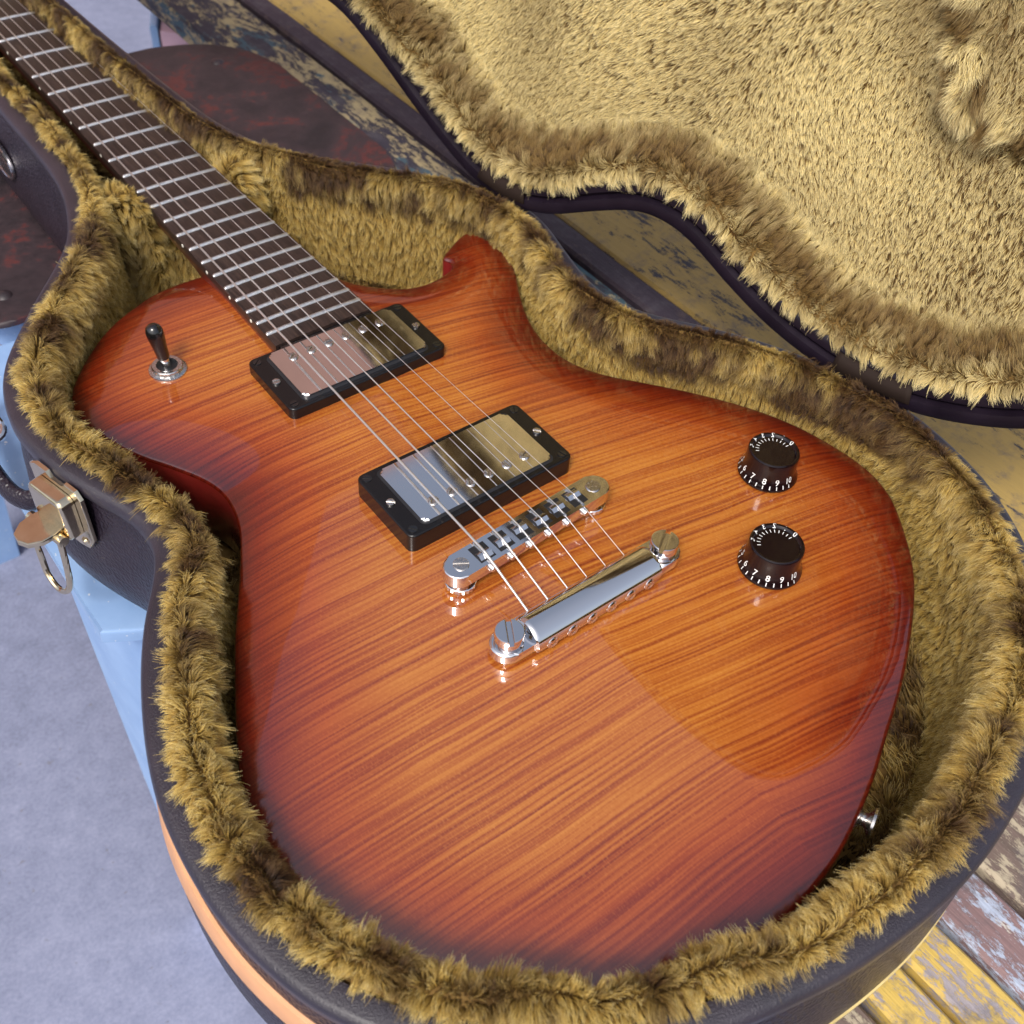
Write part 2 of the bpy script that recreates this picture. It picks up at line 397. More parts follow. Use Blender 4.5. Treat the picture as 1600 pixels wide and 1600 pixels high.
# ------------------------------------------------------------------ outlines (mm)
BODY = [(-24.7, 255.6), (-44.5, 255.6), (-59.5, 252.4), (-79.6, 243.0), (-94.6, 232.1), (-109.7, 216.7), (-120.0, 202.6), (-124.2, 186.1), (-120.5, 165.5),
        (-112.5, 146.0), (-102.5, 129.5), (-94.5, 114.1), (-91.5, 100.1), (-94.3, 83.0), (-102.2, 66.0), (-115.0, 44.1), (-127.5, 23.0), (-147.0, -15.7),
        (-157, -42), (-163.5, -68), (-162.5, -92), (-152, -120), (-132, -146), (-100, -168), (-62, -180.5), (-40, -182.4),
        (-21.6, -181.9), (-7.9, -180.3), (7.8, -176.8), (25.2, -170.9), (41.3, -164.3), (57.1, -156.6), (88.5, -141.0), (120.9, -120.4), (140.7, -103.5),
        (159.0, -80.5), (166.3, -66.2), (168.9, -51.4), (167.5, -33.3), (162.8, -12.9), (152.9, 9.6), (137.3, 33.4), (120.2, 54.7), (111.1, 65.6), (103.9, 76.6),
        (98.9, 90.5), (98.5, 108.7), (103.5, 127.8), (113.0, 147.5), (124.0, 166.2), (130.0, 180.7), (133.3, 195.1), (133.2, 206.9), (128.8, 213.4),
        (118.5, 212.0), (106.6, 206.1), (97.8, 200.9), (95.9, 197.5), (98.4, 194.0), (94.8, 188.4), (86, 185.2), (74.6, 184.0), (64.1, 186.2), (54.8, 192.3), (45.2, 201.3), (38.0, 211.9), (33.5, 224.5), (30, 240), (0, 252)]
RIM = [(-56.5, 455.4), (-57.1, 396.3), (-58.8, 362.3), (-63.1, 336.3), (-71.2, 311.2), (-77.6, 297.2), (-90.0, 279.3), (-112.9, 252.4), (-124.6, 237.4), (-136.9, 221.1),
       (-145.2, 206.0), (-151.5, 183.3), (-152.2, 166.2), (-148.8, 142.3), (-141.6, 119.0), (-133.6, 99.9), (-131.6, 87.9), (-132.0, 75.7), (-135.2, 66.0), (-142.2, 54.4),
       (-151.1, 41.8), (-163.1, 18.9), (-173.1, -6.1), (-178.8, -26.0), (-181.0, -39.2), (-182.1, -60.9), (-180.9, -80.3), (-177.3, -98.0), (-169.5, -120.8), (-151, -148), (-122, -174),
       (-92, -190.5), (-73.1, -196.6), (-55.2, -201.6), (-34.7, -206.4), (-11.5, -209.2), (5.9, -210.1), (26.3, -209.7), (50.1, -206.3), (82, -198), (115, -182), (142, -163), (165.8, -137.6),
       (179.7, -116.7), (188.5, -97.0), (193.6, -77.0), (196.4, -57.2), (196.0, -37.2), (189.4, -5.7), (175.7, 27.4), (158.8, 54.3), (138.9, 82.6), (132.6, 110.3),
       (138.8, 140.6), (148.1, 175.4), (147.4, 203.8), (137.5, 228.8), (119.1, 254.0), (100.5, 275.8), (77.9, 301.1), (57.6, 328.5), (46.7, 360.5), (41.8, 395.7), (37.4, 475.6), (34.2, 569.9),
       (34, 650), (52, 720), (58, 800), (50, 860), (20, 888), (-12, 892), (-45, 882), (-70, 850), (-72, 790), (-62, 700), (-56, 630), (-56, 540)]
bodyP = resample(catmull(BODY, 8, True), 1.6); bodyP = gsmooth(bodyP, 0.9)
rimP = resample(catmull(RIM, 8, True), 3.0); rimP = gsmooth(rimP, 2.2)
NR = len(rimP); rimN = tangent_normals(rimP, 3.0)
def sstep(a, b, x): t = np.clip((x - a) / (b - a), 0, 1); return t * t * (3 - 2 * t)
# roll width scale along the rim: narrow beside the neck
rimW = 1 - 0.45 * sstep(285, 345, rimP[:, 1])
rimW = gsmooth(rimW[:, None], 3)[:, 0]

def sweep(P, N, W, prof, zfun=None):
    """grid (n_outline, n_profile, 3); prof = [(offset inward, z)]"""
    G = np.zeros((len(P), len(prof), 3))
    for j, (o, z) in enumerate(prof):
        pass
        off = (10 + (o - 10) * W) if o > 10 else np.full(len(P), float(o))
        G[:, j, :2] = P + N * off[:, None]; G[:, j, 2] = z
    return G

def grid_mesh(name, G, mat, parent, closed_profile=False):
    n, m = G.shape[:2]; V = G.reshape(-1, 3); F = []
    for i in range(n):
        a = i * m; b = ((i + 1) % n) * m
        for j in range(m - 1 + (1 if closed_profile else 0)):
            j2 = (j + 1) % m; F.append((a + j, b + j, b + j2, a + j2))
    return mesh(name, V, F, mat, parent, True, 50)

def fill(outline, step, zf, jitter=0.0):
    """constrained triangulation of a 2-D outline with interior points; returns verts (N,3), tris"""
    P = np.asarray(outline); mn, mx = P.min(0), P.max(0)
    gx, gy = np.meshgrid(np.arange(mn[0], mx[0], step), np.arange(mn[1], mx[1], step)); q = np.stack([gx.ravel(), gy.ravel()], 1)
    q[:, 0] += (np.round(q[:, 1] / step).astype(int) % 2) * step / 2
    ins = inside(q, P) & (dist_poly(q, P) > step * 0.45); q = q[ins]
    vin = [Vector(p) for p in P] + [Vector(p) for p in q]
    r = delaunay_2d_cdt(vin, [], [list(range(len(P)))], 1, 1e-6)
    V = np.array([tuple(v) for v in r[0]]); F = r[2]
    return np.column_stack([V, zf(V)]), F

def inside(q, P):
    c = np.zeros(len(q), bool); x, y = q[:, 0], q[:, 1]
    for a, b in zip(P, np.roll(P, -1, 0)):
        m = (a[1] > y) != (b[1] > y)
        if a[1] != b[1]: c ^= m & (x < (b[0] - a[0]) * (y - a[1]) / (b[1] - a[1]) + a[0])
    return c

def dist_poly(q, P):
    d = np.full(len(q), 1e9)
    for a, b in zip(P, np.roll(P, -1, 0)):
        ab = b - a; t = np.clip(((q - a) @ ab) / (ab @ ab + 1e-12), 0, 1)
        d = np.minimum(d, np.hypot(q[:, 0] - a[0] - t * ab[0], q[:, 1] - a[1] - t * ab[1]))
    return d

# ================================================================== SETTING
def plane(name, x0, x1, y0, y1, z, mat, n=1):
    o = mesh(name, [(x0, y0, z), (x1, y0, z), (x1, y1, z), (x0, y1, z)], [(0, 1, 2, 3)], mat, None, False)
    o['kind'] = 'structure'; return o
plane('ground', -30000, 30000, -30000, 30000, -560, M_concrete)
# rendered building across the yard: only its reflection shows in the chrome
bm = bm_new(); add_prism(bm, [(-9000, 9000), (9000, 9000), (9000, 12000), (-9000, 12000)], -559, 10600, 20)
o = from_bm('building', bm, M_wall); o['label'] = 'terracotta rendered building beyond the yard, mirrored in the front pickup cover'; o['category'] = 'building'

# ---- slatted bench the case lies on
bench = empty('slatted_bench', 'weathered slatted wooden bench with yellow, white and teal chipped paint under the guitar case', 'bench', (100, 0, -560))
def slat(x0, x1, y0, y1, ztop, th, mat, lab=None, wob=0.8):
    bm = bm_new(); n = 26
    vs = []
    ys = np.linspace(y0, y1, n)
    prof = []
    r = 2.0
    for i, y in enumerate(ys):
        a = x0 + random.uniform(-wob, wob) * 0.6; b = x1 + random.uniform(-wob, wob) * 0.6; t = ztop + random.uniform(-0.4, 0.4)
        vs.append([bm.verts.new(p) for p in ((a, y, t - th), (a, y, t - r), (a + r, y, t), (b - r, y, t), (b, y, t - r), (b, y, t - th))])
    for A, B in zip(vs[:-1], vs[1:]):
        for k in range(6): bm.faces.new((A[k], B[k], B[(k + 1) % 6], A[(k + 1) % 6]))
    bm.faces.new(vs[0]); bm.faces.new(vs[-1][::-1])
    bmesh.ops.translate(bm, vec=(-100, 0, 560), verts=bm.verts)
    o = from_bm('slat', bm, mat, bench, 40)
    if lab: o['label'] = lab
    return o
slat(-24, 6.5, -640, 352, -74, 20, M_brown, 'bare greyish slat')
slat(10.5, 30.0, -640, 352, -73, 20, M_yellow, 'narrow yellow slat')
slat(33.5, 56.0, -640, 352, -73, 20, M_yellow, 'yellow slat')
slat(59.5, 87.5, -640, 352, -72, 20, M_whiteblue, 'whitewashed bluish slat')
slat(92.0, 162.0, -640, 352, -72.5, 20, M_brown, 'wide bare cream and brown slat')
slat(167.0, 228.0, -640, 1250, -71, 20, M_teal, 'cream slat with teal and black chipped paint')
slat(229.0, 249.5, -640, 1250, -67.6, 20, M_darkwood, 'dark narrow slat')  # narrow dark strip set flush with the ochre slat
slat(250.5, 352.0, -640, 1250, -68, 22, M_yellow2, 'wide worn ochre yellow slat')
slat(357.0, 430.0, -640, 1250, -69, 22, M_yellow, 'yellow outer slat')
slat(434.0, 520.0, -640, 1250, -70, 22, M_teal, 'outermost chipped slat')
for y in (-520, 60):                         # cross bearers and legs under the slats
    bm = bm_new(); add_prism(bm, [(-20, y), (515, y), (515, y + 45), (-20, y + 45)], -155, -95, 2); bmesh.ops.translate(bm, vec=(-100, 0, 560), verts=bm.verts)
    from_bm('bearer', bm, M_darkwood, bench)
for x, y in ((0, -520), (470, -520), (470, 60), (470, 1150), (0, 60)):
    bm = bm_new(); add_prism(bm, [(x, y + 2), (x + 42, y + 2), (x + 42, y + 44), (x, y + 44)], -560, -156 if y < 100 else -94, 1.5); bmesh.ops.translate(bm, vec=(-100, 0, 560), verts=bm.verts)
    from_bm('leg', bm, M_darkwood, bench)

# ---- stool with rusted seat under the neck end of the case
stool = empty('metal_stool', 'rusted dark red metal stool with rounded corners under the neck end of the case', 'stool', (30, 500, -560))
def S_(bm, name, mat, ang=35):
    bmesh.ops.translate(bm, vec=(-30, -500, 560), verts=bm.verts); return from_bm(name, bm, mat, stool, ang)
bm = bm_new()
seat_out = []
for qx, qy, rr, a0 in ((193, 650, 78, 0), (-132, 650, 78, 90), (-132, 356, 26, 180), (193, 366, 44, 270)):
    cx = qx - rr if qx > 0 else qx + rr; cy = qy - rr if qy > 500 else qy + rr
    for k in range(9):
        a = R_(a0 + 90 * k / 8); seat_out.append((cx + rr * math.cos(a), cy + rr * math.sin(a)))
add_prism(bm, seat_out, -70.0, -66.5, 2.5, 3)
S_(bm, 'seat', M_rust)
bm = bm_new(); add_prism(bm, [(x * 0.94 + 2, (y - 505) * 0.94 + 505) for x, y in seat_out], -92, -70.2); S_(bm, 'seat_skirt', M_blue)
for x, y in ((-103, 384), (-45, 372), (-88, 470), (-20, 372), (152, 600)):
    bm = bm_new(); add_lathe(bm, [(0, 2.2), (2.5, 1.9), (4.4, 0.9), (5.2, 0)], 20, T(x, y, -66.5)); S_(bm, 'rivet', M_rust)
for sx, sy in ((-112, 628), (170, 628), (168, 392)):
    bm = bm_new(); ex = 30 if sx > 0 else -30; ey = 40 if sy > 500 else -40
    V0 = [(sx - 16, sy - 16), (sx + 16, sy - 16), (sx + 16, sy + 16), (sx - 16, sy + 16)]
    vb = [bm.verts.new((x + ex, y + ey, -560)) for x, y in V0]; vt = [bm.verts.new((x, y, -93)) for x, y in V0]
    for i in range(4): bm.faces.new((vb[i], vb[(i + 1) % 4], vt[(i + 1) % 4], vt[i]))
    bm.faces.new(vt); bm.faces.new(vb[::-1]); S_(bm, 'leg', M_blue)

# ---- pale blue steel stand under the upper bout
stand = empty('steel_stand', 'pale blue painted steel stand beside the latch, under the upper bout of the case', 'stand', (-120, 220, -560))
def D_(bm, name, mat, ang=30):
    bmesh.ops.translate(bm, vec=(120, -220, 560), verts=bm.verts); return from_bm(name, bm, mat, stand, ang)
bm = bm_new(); add_prism(bm, [(-215, 120), (-60, 104), (-40, 150), (-40, 352), (-215, 352)][:0] or [(-158, 118), (-120, 96), (-40, 96), (-40, 352), (-240, 352), (-205, 300), (-157, 244)], -84, -76, 2, 2); D_(bm, 'top_plate', M_blue)
def frustum(bm, top, bot, z1, z0):
    vt = [bm.verts.new((x, y, z1)) for x, y in top]; vb = [bm.verts.new((x, y, z0)) for x, y in bot]; n = len(top)
    for i in range(n): bm.faces.new((vb[i], vb[(i + 1) % n], vt[(i + 1) % n], vt[i]))
    bm.faces.new(vt); bm.faces.new(vb[::-1])
bm = bm_new(); frustum(bm, [(-152, 205), (-150, 158), (-140, 118), (-112, 100), (-70, 100), (-70, 205)], [(-150, 190), (-146, 168), (-134, 150), (-120, 140), (-100, 140), (-100, 190)], -84.5, -560); D_(bm, 'leg', M_blue)

# ---- boards on the yard beyond the stool
for nm, lab, cat, pts, z0, z1, mt in (
        ('painted_board', 'pinkish mauve painted board on the yard floor beyond the rusted stool', 'board', [(330, 1180), (385, 1120), (560, 1480), (505, 1520)], -559, -300, M_pink),
        ('weathered_board', 'weathered purplish brown board leaning low beyond the stool, by the teal slat', 'board', [(390, 1120), (560, 1000), (700, 1500), (570, 1490)], -559, -300, M_purple),
        ('blue_batten', 'pale blue metal batten along the edge of the pink board', 'batten', [(318, 1182), (327, 1180), (500, 1520), (490, 1522)], -559, -292, M_blue)):
    bm = bm_new(); add_prism(bm, pts, z0, z1, 3); o = from_bm(nm, bm, mt); o['label'] = lab; o['category'] = cat

# ================================================================== GUITAR CASE
case = empty('guitar_case', 'open black vinyl guitar case lined with golden brown plush fur, lid standing up', 'guitar case')
Z_RIM, Z_BOT = 14.0, -68.0
# shell: side wall + rounded bottom edge
prof = [(1.0, 8), (-0.2, -4), (-2.0, -18), (-3.2, -34), (-3.6, -48), (-2.4, -58), (1.0, -64.5), (5, -67.3), (12, Z_BOT)]
G = sweep(rimP, rimN, np.ones(NR), prof)
grid_mesh('base_shell', G, M_vinyl, case)
V, F = fill(rimP + rimN * 11.9, 40, lambda v: np.full(len(v), Z_BOT + 0.02)); mesh('shell_bottom', V, F, M_vinyl, case)
lip = sweep(rimP, rimN, np.ones(NR), [(1.2, 5.4), (-1.0, 5.6), (-2.0, 7.0), (-2.0, 11.0), (-1.0, 13.4), (1.0, 14.3), (7.4, 14.0), (8.6, 12), (8.6, 6)])
grid_mesh('rim_lip', lip, M_lip, case)
# thin tan trim low on the tail end
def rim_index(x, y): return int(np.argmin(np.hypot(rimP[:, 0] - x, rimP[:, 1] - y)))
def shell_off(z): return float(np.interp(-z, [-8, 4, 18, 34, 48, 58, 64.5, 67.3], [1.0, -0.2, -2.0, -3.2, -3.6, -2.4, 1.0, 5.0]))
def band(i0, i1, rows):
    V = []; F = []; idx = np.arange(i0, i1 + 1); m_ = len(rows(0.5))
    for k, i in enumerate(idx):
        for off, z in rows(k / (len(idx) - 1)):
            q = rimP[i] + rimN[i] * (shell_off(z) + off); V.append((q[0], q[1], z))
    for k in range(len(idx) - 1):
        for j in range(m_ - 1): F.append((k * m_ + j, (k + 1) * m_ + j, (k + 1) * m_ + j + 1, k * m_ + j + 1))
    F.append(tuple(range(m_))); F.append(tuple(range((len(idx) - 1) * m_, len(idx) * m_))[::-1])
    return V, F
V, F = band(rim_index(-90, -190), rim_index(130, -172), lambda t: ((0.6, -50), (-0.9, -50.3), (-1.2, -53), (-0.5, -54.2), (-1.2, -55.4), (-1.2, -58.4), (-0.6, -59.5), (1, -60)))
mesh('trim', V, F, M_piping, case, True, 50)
# peach coloured strip standing proud of the lower bass side
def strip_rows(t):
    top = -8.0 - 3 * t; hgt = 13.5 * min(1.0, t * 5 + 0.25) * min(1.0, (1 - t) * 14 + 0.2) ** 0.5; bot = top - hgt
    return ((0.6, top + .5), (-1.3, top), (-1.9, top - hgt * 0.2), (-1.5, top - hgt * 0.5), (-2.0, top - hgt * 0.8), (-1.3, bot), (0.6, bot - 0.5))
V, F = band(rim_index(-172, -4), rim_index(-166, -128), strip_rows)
o = mesh('peach_strip', V, F, M_peachstrip, case, True, 40); o['label'] = 'peach coloured strip round the lower side'

# lining (backing under the pile): roll over the rim, inner wall, floor
roll = [(8.0, 10), (8.4, 14), (9.6, 17), (11.6, 18.6), (14.0, 18.8), (16.3, 17.4), (18.2, 14), (19.4, 8), (20.2, -2), (21.5, -18), (23, -34), (25.5, -52)]
LG = sweep(rimP, rimN, rimW, roll)
und = vnoise(np.column_stack([rimP * 0.03, np.zeros(NR)])) - 0.5
und2 = vnoise(np.column_stack([rimP * 0.09, np.ones(NR) * 5])) - 0.5
for j in range(1, 9): LG[:, j, 2] += (und * 5 + und2 * 2.2); LG[:, j, :2] += rimN * (und * 3 + und2 * 2.4)[:, None]
grid_mesh('lining', LG, M_backing, case)
V, F = fill(LG[:, -1, :2][::2], 22, lambda v: np.full(len(v), -51.5) + 2 * (vnoise(np.column_stack([v * 0.03, v[:, :1] * 0])) - .5)); floor_V, floor_F = V, F
mesh('lining_floor', V, F, M_backing, case)

# ------------------------------------------------------------------ hair builder
def build_hair(name, root, nrm, flow, length, tone, rad, mat, parent, seed=0, K=6, curl=0.6, clump=0.6, cell=4.5, tv=0.2):
    """root,nrm,flow (N,3) mm; one Curves object"""
    N = len(root); g = np.random.default_rng(seed)
    # tufts: every root is pulled towards the centre of its jittered cell
    key = np.floor(root / cell).astype(np.int64); key -= key.min(0); h = (key[:, 0] * 4096 + key[:, 1]) * 4096 + key[:, 2]
    _, inv, cnt = np.unique(h, return_inverse=True, return_counts=True)
    cen = np.stack([np.bincount(inv, root[:, k]) / cnt for k in range(3)], 1)
    ct = g.normal(0, cell * 0.30, cen.shape); cen = cen + ct
    tuft_dir = g.normal(0, tv, cen.shape); tuft_len = g.uniform(0.84, 1.16, len(cnt))
    L = (length * tuft_len[inv] * g.uniform(0.75, 1.12, N))[:, None]
    fl = flow + tuft_dir[inv] + g.normal(0, 0.12, (N, 3))
    toc = cen[inv] - root
    toc -= nrm * np.sum(toc * nrm, 1)[:, None]
    toc *= np.minimum(1, 2.6 / (np.linalg.norm(toc, axis=1) + 1e-9))[:, None]
    side = np.cross(nrm, flow); side /= np.linalg.norm(side, axis=1)[:, None] + 1e-9
    ph = vnoise(root * 0.11 + 3.3) * 6.28 * 2; 
    P = np.zeros((N, K, 3), np.float32)
    for k in range(K):
        t = k / (K - 1)
        p = root + nrm * L * (0.95 * t - 0.42 * t * t) + fl * L * (0.15 * t + 0.75 * t * t)
        p = p + toc * (clump * t ** 1.3) + side * (L * curl * 0.22 * t * np.sin(ph + 2.6 * t)[:, None])
        P[:, k] = p
    cu = bpy.data.hair_curves.new(name); cu.add_curves([K] * N)
    cu.attributes['position'].data.foreach_set('vector', (P * MM).astype(np.float32).ravel()) if 'position' in cu.attributes else cu.points.foreach_set('position', (P * MM).astype(np.float32).ravel())
    tt = np.linspace(0, 1, K); rr = rad * (1 - 0.78 * tt ** 1.6)
    R = (rr[None, :] * g.uniform(0.8, 1.2, (N, 1)) * MM).astype(np.float32)
    ra = cu.attributes.get('radius') or cu.attributes.new('radius', 'FLOAT', 'POINT'); ra.data.foreach_set('value', R.ravel())
    ta = cu.attributes.new('tone', 'FLOAT', 'CURVE'); ta.data.foreach_set('value', np.clip(tone, 0, 1).astype(np.float32))
    cu.materials.append(mat)
    o = link(name, cu, parent); o['kind'] = 'stuff'
    return o

def sample_grid(G, dens, g, closed=True, wgt=None):
    """random roots on a grid (n,m,3): returns positions, normals, d/dprofile, d/doutline, (iu, v)"""
    n, m = G.shape[:2]
    A = G; B = np.roll(G, -1, 0)
    if not closed: A = A[:-1]; B = G[1:]; n -= 1
    p00, p10, p01, p11 = A[:, :-1], B[:, :-1], A[:, 1:], B[:, 1:]
    ar = np.linalg.norm(np.cross(p10 - p00, p01 - p00), axis=2)
    w_ = ar if wgt is None else ar * wgt
    tot = w_.sum(); N = int(tot * dens); c = g.choice(w_.size, N, p=(w_ / tot).ravel()); i, j = np.unravel_index(c, w_.shape)
    a, b = g.random((2, N, 1))
    p = p00[i, j] * (1 - a) * (1 - b) + p10[i, j] * a * (1 - b) + p01[i, j] * (1 - a) * b + p11[i, j] * a * b
    du = (p10[i, j] - p00[i, j]) * (1 - b) + (p11[i, j] - p01[i, j]) * b; dv = (p01[i, j] - p00[i, j]) * (1 - a) + (p11[i, j] - p10[i, j]) * a
    du /= np.linalg.norm(du, axis=1)[:, None] + 1e-9; dv /= np.linalg.norm(dv, axis=1)[:, None] + 1e-9
    nn = np.cross(du, dv); nn /= np.linalg.norm(nn, axis=1)[:, None] + 1e-9
    return p, nn, dv, du, i + a[:, 0], j + b[:, 0]

g1 = np.random.default_rng(11)
wg = np.ones((NR, len(roll) - 1)); wg[:, 7:] = 0.55; wg[:, 0] = 0.0; wg[:, 1] = 0.7
far = (rimP[:, 1] > 620); wg[far] *= 0.15
p, nn, dv, du, iu, vj = sample_grid(LG, 4.6, g1, True, wg)
nn *= np.sign(nn[:, 2:3] * (vj[:, None] < 6) + (vj[:, None] >= 6) * 1e-9 + 1e-12) if False else 1
# make normals point away from the backing (up on the roll, inward on the wall)
refi = np.minimum(iu.astype(int), NR - 1); inw = np.column_stack([rimN[refi], np.zeros(len(refi))])
chk = np.where(vj < 5, nn[:, 2], np.sum(nn * inw, 1)); nn *= np.where(chk < 0, -1, 1)[:, None]
lowv = np.clip(2.2 - vj, 0, 1)[:, None]; nn = nn * (1 - 0.75 * lowv) + np.array([0, 0, 1.0]) * 0.75 * lowv; nn /= np.linalg.norm(nn, axis=1)[:, None]
part = 3.6 + 2.8 * (vnoise(np.column_stack([p[:, :2] * 0.035, np.full(len(p), 2.)])) - 0.5)
s = np.tanh((vj - part) * 0.6 + 0.8 * (vnoise(p * 0.13 + 31) - 0.5))
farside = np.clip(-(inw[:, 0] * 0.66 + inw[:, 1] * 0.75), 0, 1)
flow = dv * s[:, None] + du * (0.55 * (vnoise(p * 0.028 + 9) - 0.5) * 2)[:, None]
wall = vj > 7
length = np.where(wall, 4.2, 6.8); length = length * (0.55 + 0.45 * rimW[refi]) * np.where(vj < part, 1 - 0.5 * farside, 1.0)
mott = vnoise(p * 0.055 + 20); mott2 = vnoise(p * 0.16 + 7)
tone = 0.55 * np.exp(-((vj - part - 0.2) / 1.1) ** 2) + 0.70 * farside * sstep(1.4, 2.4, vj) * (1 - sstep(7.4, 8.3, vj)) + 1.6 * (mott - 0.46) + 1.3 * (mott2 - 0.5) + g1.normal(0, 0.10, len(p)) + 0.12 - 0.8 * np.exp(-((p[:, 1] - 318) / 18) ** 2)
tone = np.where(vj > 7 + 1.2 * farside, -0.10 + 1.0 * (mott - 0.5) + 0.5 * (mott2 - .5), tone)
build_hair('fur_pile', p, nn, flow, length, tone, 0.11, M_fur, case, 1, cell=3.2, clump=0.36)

# fur on the compartment floor (little of it shows)
def tri_sample(V, F, dens, g, cond=None):
    F = np.array([f[:3] for f in F]); a, b, c = V[F[:, 0]], V[F[:, 1]], V[F[:, 2]]
    ar = 0.5 * np.linalg.norm(np.cross(b - a, c - a), axis=1)
    if cond is not None: ar = ar * cond((a + b + c) / 3)
    N = int(ar.sum() * dens); k = g.choice(len(F), N, p=ar / ar.sum()); r1, r2 = g.random((2, N, 1)); r1 = np.sqrt(r1)
    p = a[k] * (1 - r1) + b[k] * (r1 * (1 - r2)) + c[k] * (r1 * r2)
    n = np.cross(b[k] - a[k], c[k] - a[k]); n /= np.linalg.norm(n, axis=1)[:, None] + 1e-12
    return p, n
g2 = np.random.default_rng(5)
inner_body = bodyP
p, nn = tri_sample(floor_V, floor_F, 0.5, g2, lambda c: ((c[:, 1] < 640) & ~(inside(c[:, :2], bodyP[::4]))).astype(float))
nn[:, 2] = np.abs(nn[:, 2])
fl = np.column_stack([vnoise(p * 0.02) - .5, vnoise(p * 0.02 + 4) - .5, np.zeros(len(p))]) * 2
build_hair('fur_floor_pile', p, nn, fl, np.full(len(p), 8.0), 0.6 + vnoise(p * 0.06) - 0.4, 0.22, M_fur, case, 2)  # tone raised to paint shade into the gaps round the body

# neck rest: fur covered cross wall with a notch for the neck
NRX0, NRX1 = -50, 39
xs = np.linspace(NRX0, NRX1, 46)
ztop = np.where((xs > -27) & (xs < 27), -19.0, 9.0) ; ztop = gsmooth(np.r_[ztop[:1].repeat(8), ztop, ztop[-1:].repeat(8)][:, None], 1.3)[8:-8, 0]
ztop = ztop + 2.0 * (vnoise(np.column_stack([xs * .1, xs * 0, xs * 0])) - .5)
pr = [(307, None), (309, -25), (312, -6), (317, 0), (326, 1.5), (336, 0), (341, -6), (344, -22), (346, None)]
NG_ = np.zeros((len(xs), len(pr), 3))
for j, (y, dz) in enumerate(pr):
    NG_[:, j, 0] = xs; NG_[:, j, 1] = y - (xs - NRX0) * 0.02; NG_[:, j, 2] = -52 if dz is None else np.maximum(ztop + dz, -51)
Vn = NG_.reshape(-1, 3); m_ = len(pr); Fn = [(i * m_ + j, (i + 1) * m_ + j, (i + 1) * m_ + j + 1, i * m_ + j + 1) for i in range(len(xs) - 1) for j in range(m_ - 1)]
nrest = mesh('neck_rest', Vn, Fn, M_backing, case)
p, nn, dv, du, iu, vj = sample_grid(NG_, 3.4, g2, False)
nn *= np.where(np.where((vj > 2) & (vj < 6), nn[:, 2], np.where(vj <= 2, -nn[:, 1], nn[:, 1])) < 0, -1, 1)[:, None]
s = np.where(vj < 4, -1.0, 1.0); swirl = (vnoise(p * 0.06 + 2) - 0.5) * 2.4
build_hair('neck_rest_pile', p, nn, dv * s[:, None] * 0.8 + du * swirl[:, None], np.full(len(p), 7.5), 0.0 + 1.2 * (vnoise(p * 0.09 + 2) - 0.45), 0.13, M_fur, case, 3)

# ------------------------------------------------------------------ lid
TH = R_(96.0)
H1 = np.array([146.5, 215.0, Z_RIM]); H2 = np.array([197.0, -33.0, Z_RIM]); hs = (H2 - H1) / np.linalg.norm(H2 - H1); nin = np.array([hs[1], -hs[0], 0.0])
if nin[0] > 0: nin = -nin
ld = math.cos(TH) * nin + math.sin(TH) * np.array([0, 0, 1.0]); li = math.sin(TH) * nin - math.cos(TH) * np.array([0, 0, 1.0])   # li = towards the opening
a_ = (rimP - H1[:2]) @ hs[:2]; b_ = (rimP - H1[:2]) @ nin[:2]
lidP = np.column_stack([a_, b_ + 0.5])                   # local 2-D outline; orientation flips
areaS = np.sum(lidP[:, 0] * np.roll(lidP[:, 1], -1) - np.roll(lidP[:, 0], -1) * lidP[:, 1])
lidN = tangent_normals(lidP, 3.0) * (1 if areaS > 0 else -1)
LIFT = 3.0
def lid_w(G):
    """local (a,b,c) -> world mm; c = height towards the opening"""
    G = np.asarray(G, float); return H1 + G[..., 0:1] * hs + (G[..., 1:2] + 2.0) * ld + (G[..., 2:3] + LIFT - 1) * li
def lsweep(prof): return sweep(lidP, lidN, np.ones(NR), prof)
ls = lsweep([(0.8, 0), (0.2, -10), (0.8, -26), (4, -33), (10, -36)])
lid = grid_mesh('lid', lid_w(ls), M_vinyl, case); lid['label'] = 'open lid standing upright on the far side'
V, F = fill(lidP[::2] + lidN[::2] * 9.9, 45, lambda v: np.full(len(v), -36.0)); mesh('lid_panel', lid_w(V), F, M_vinyl, lid)
grid_mesh('lid_rim', lid_w(lsweep([(1.6, -1.5), (-3.2, -1.0), (-4.6, 1.0), (-4.4, 4.5), (-2.2, 6.0), (2.0, 5.6), (3.8, 2.0), (5.4, 4.6), (8.6, 5.0), (11.5, 4.4), (13.0, 2.0), (13.2, -1)])), M_lidrim, lid)
lroll = [(10.5, -1), (11.5, 2.5), (14, 4.5), (17.5, 4.5), (21, 2), (25, -3), (29, -9), (33, -14), (37, -17)]
LL = lsweep(lroll)
LL = np.where(True, LL, LL)
# the roll narrows beside the neck
nar = sstep(285, 345, rimP[:, 1])
for j, (o_, z_) in enumerate(lroll):
    off = np.where(nar > 0, 9 + (o_ - 9) * (1 - 0.6 * nar), o_); LL[:, j, :2] = lidP + lidN * off[:, None]
uu = (vnoise(np.column_stack([lidP * 0.03, np.ones(NR) * 3])) - 0.5) * 5
for j in range(1, 8): LL[:, j, 2] += uu * 0.5
grid_mesh('lid_lining', lid_w(LL), M_backing, lid)
def lfloor(v):
    a, b = v[:, 0], v[:, 1]
    z = -16.5 + 5 * (vnoise(np.column_stack([v * 0.014, v[:, :1] * 0 + 2])) - 0.5)
    # padded block with seams near the upper part of the lid
    z += 12 * sstep(126, 134, b - 0.0 * a) * sstep(206, 226, a + 0.2 * (b - 165)) * (1 - sstep(300, 310, a)) * (1 - sstep(300, 310, b))
    return z
lf_out = LL[:, -1, :2][::2]
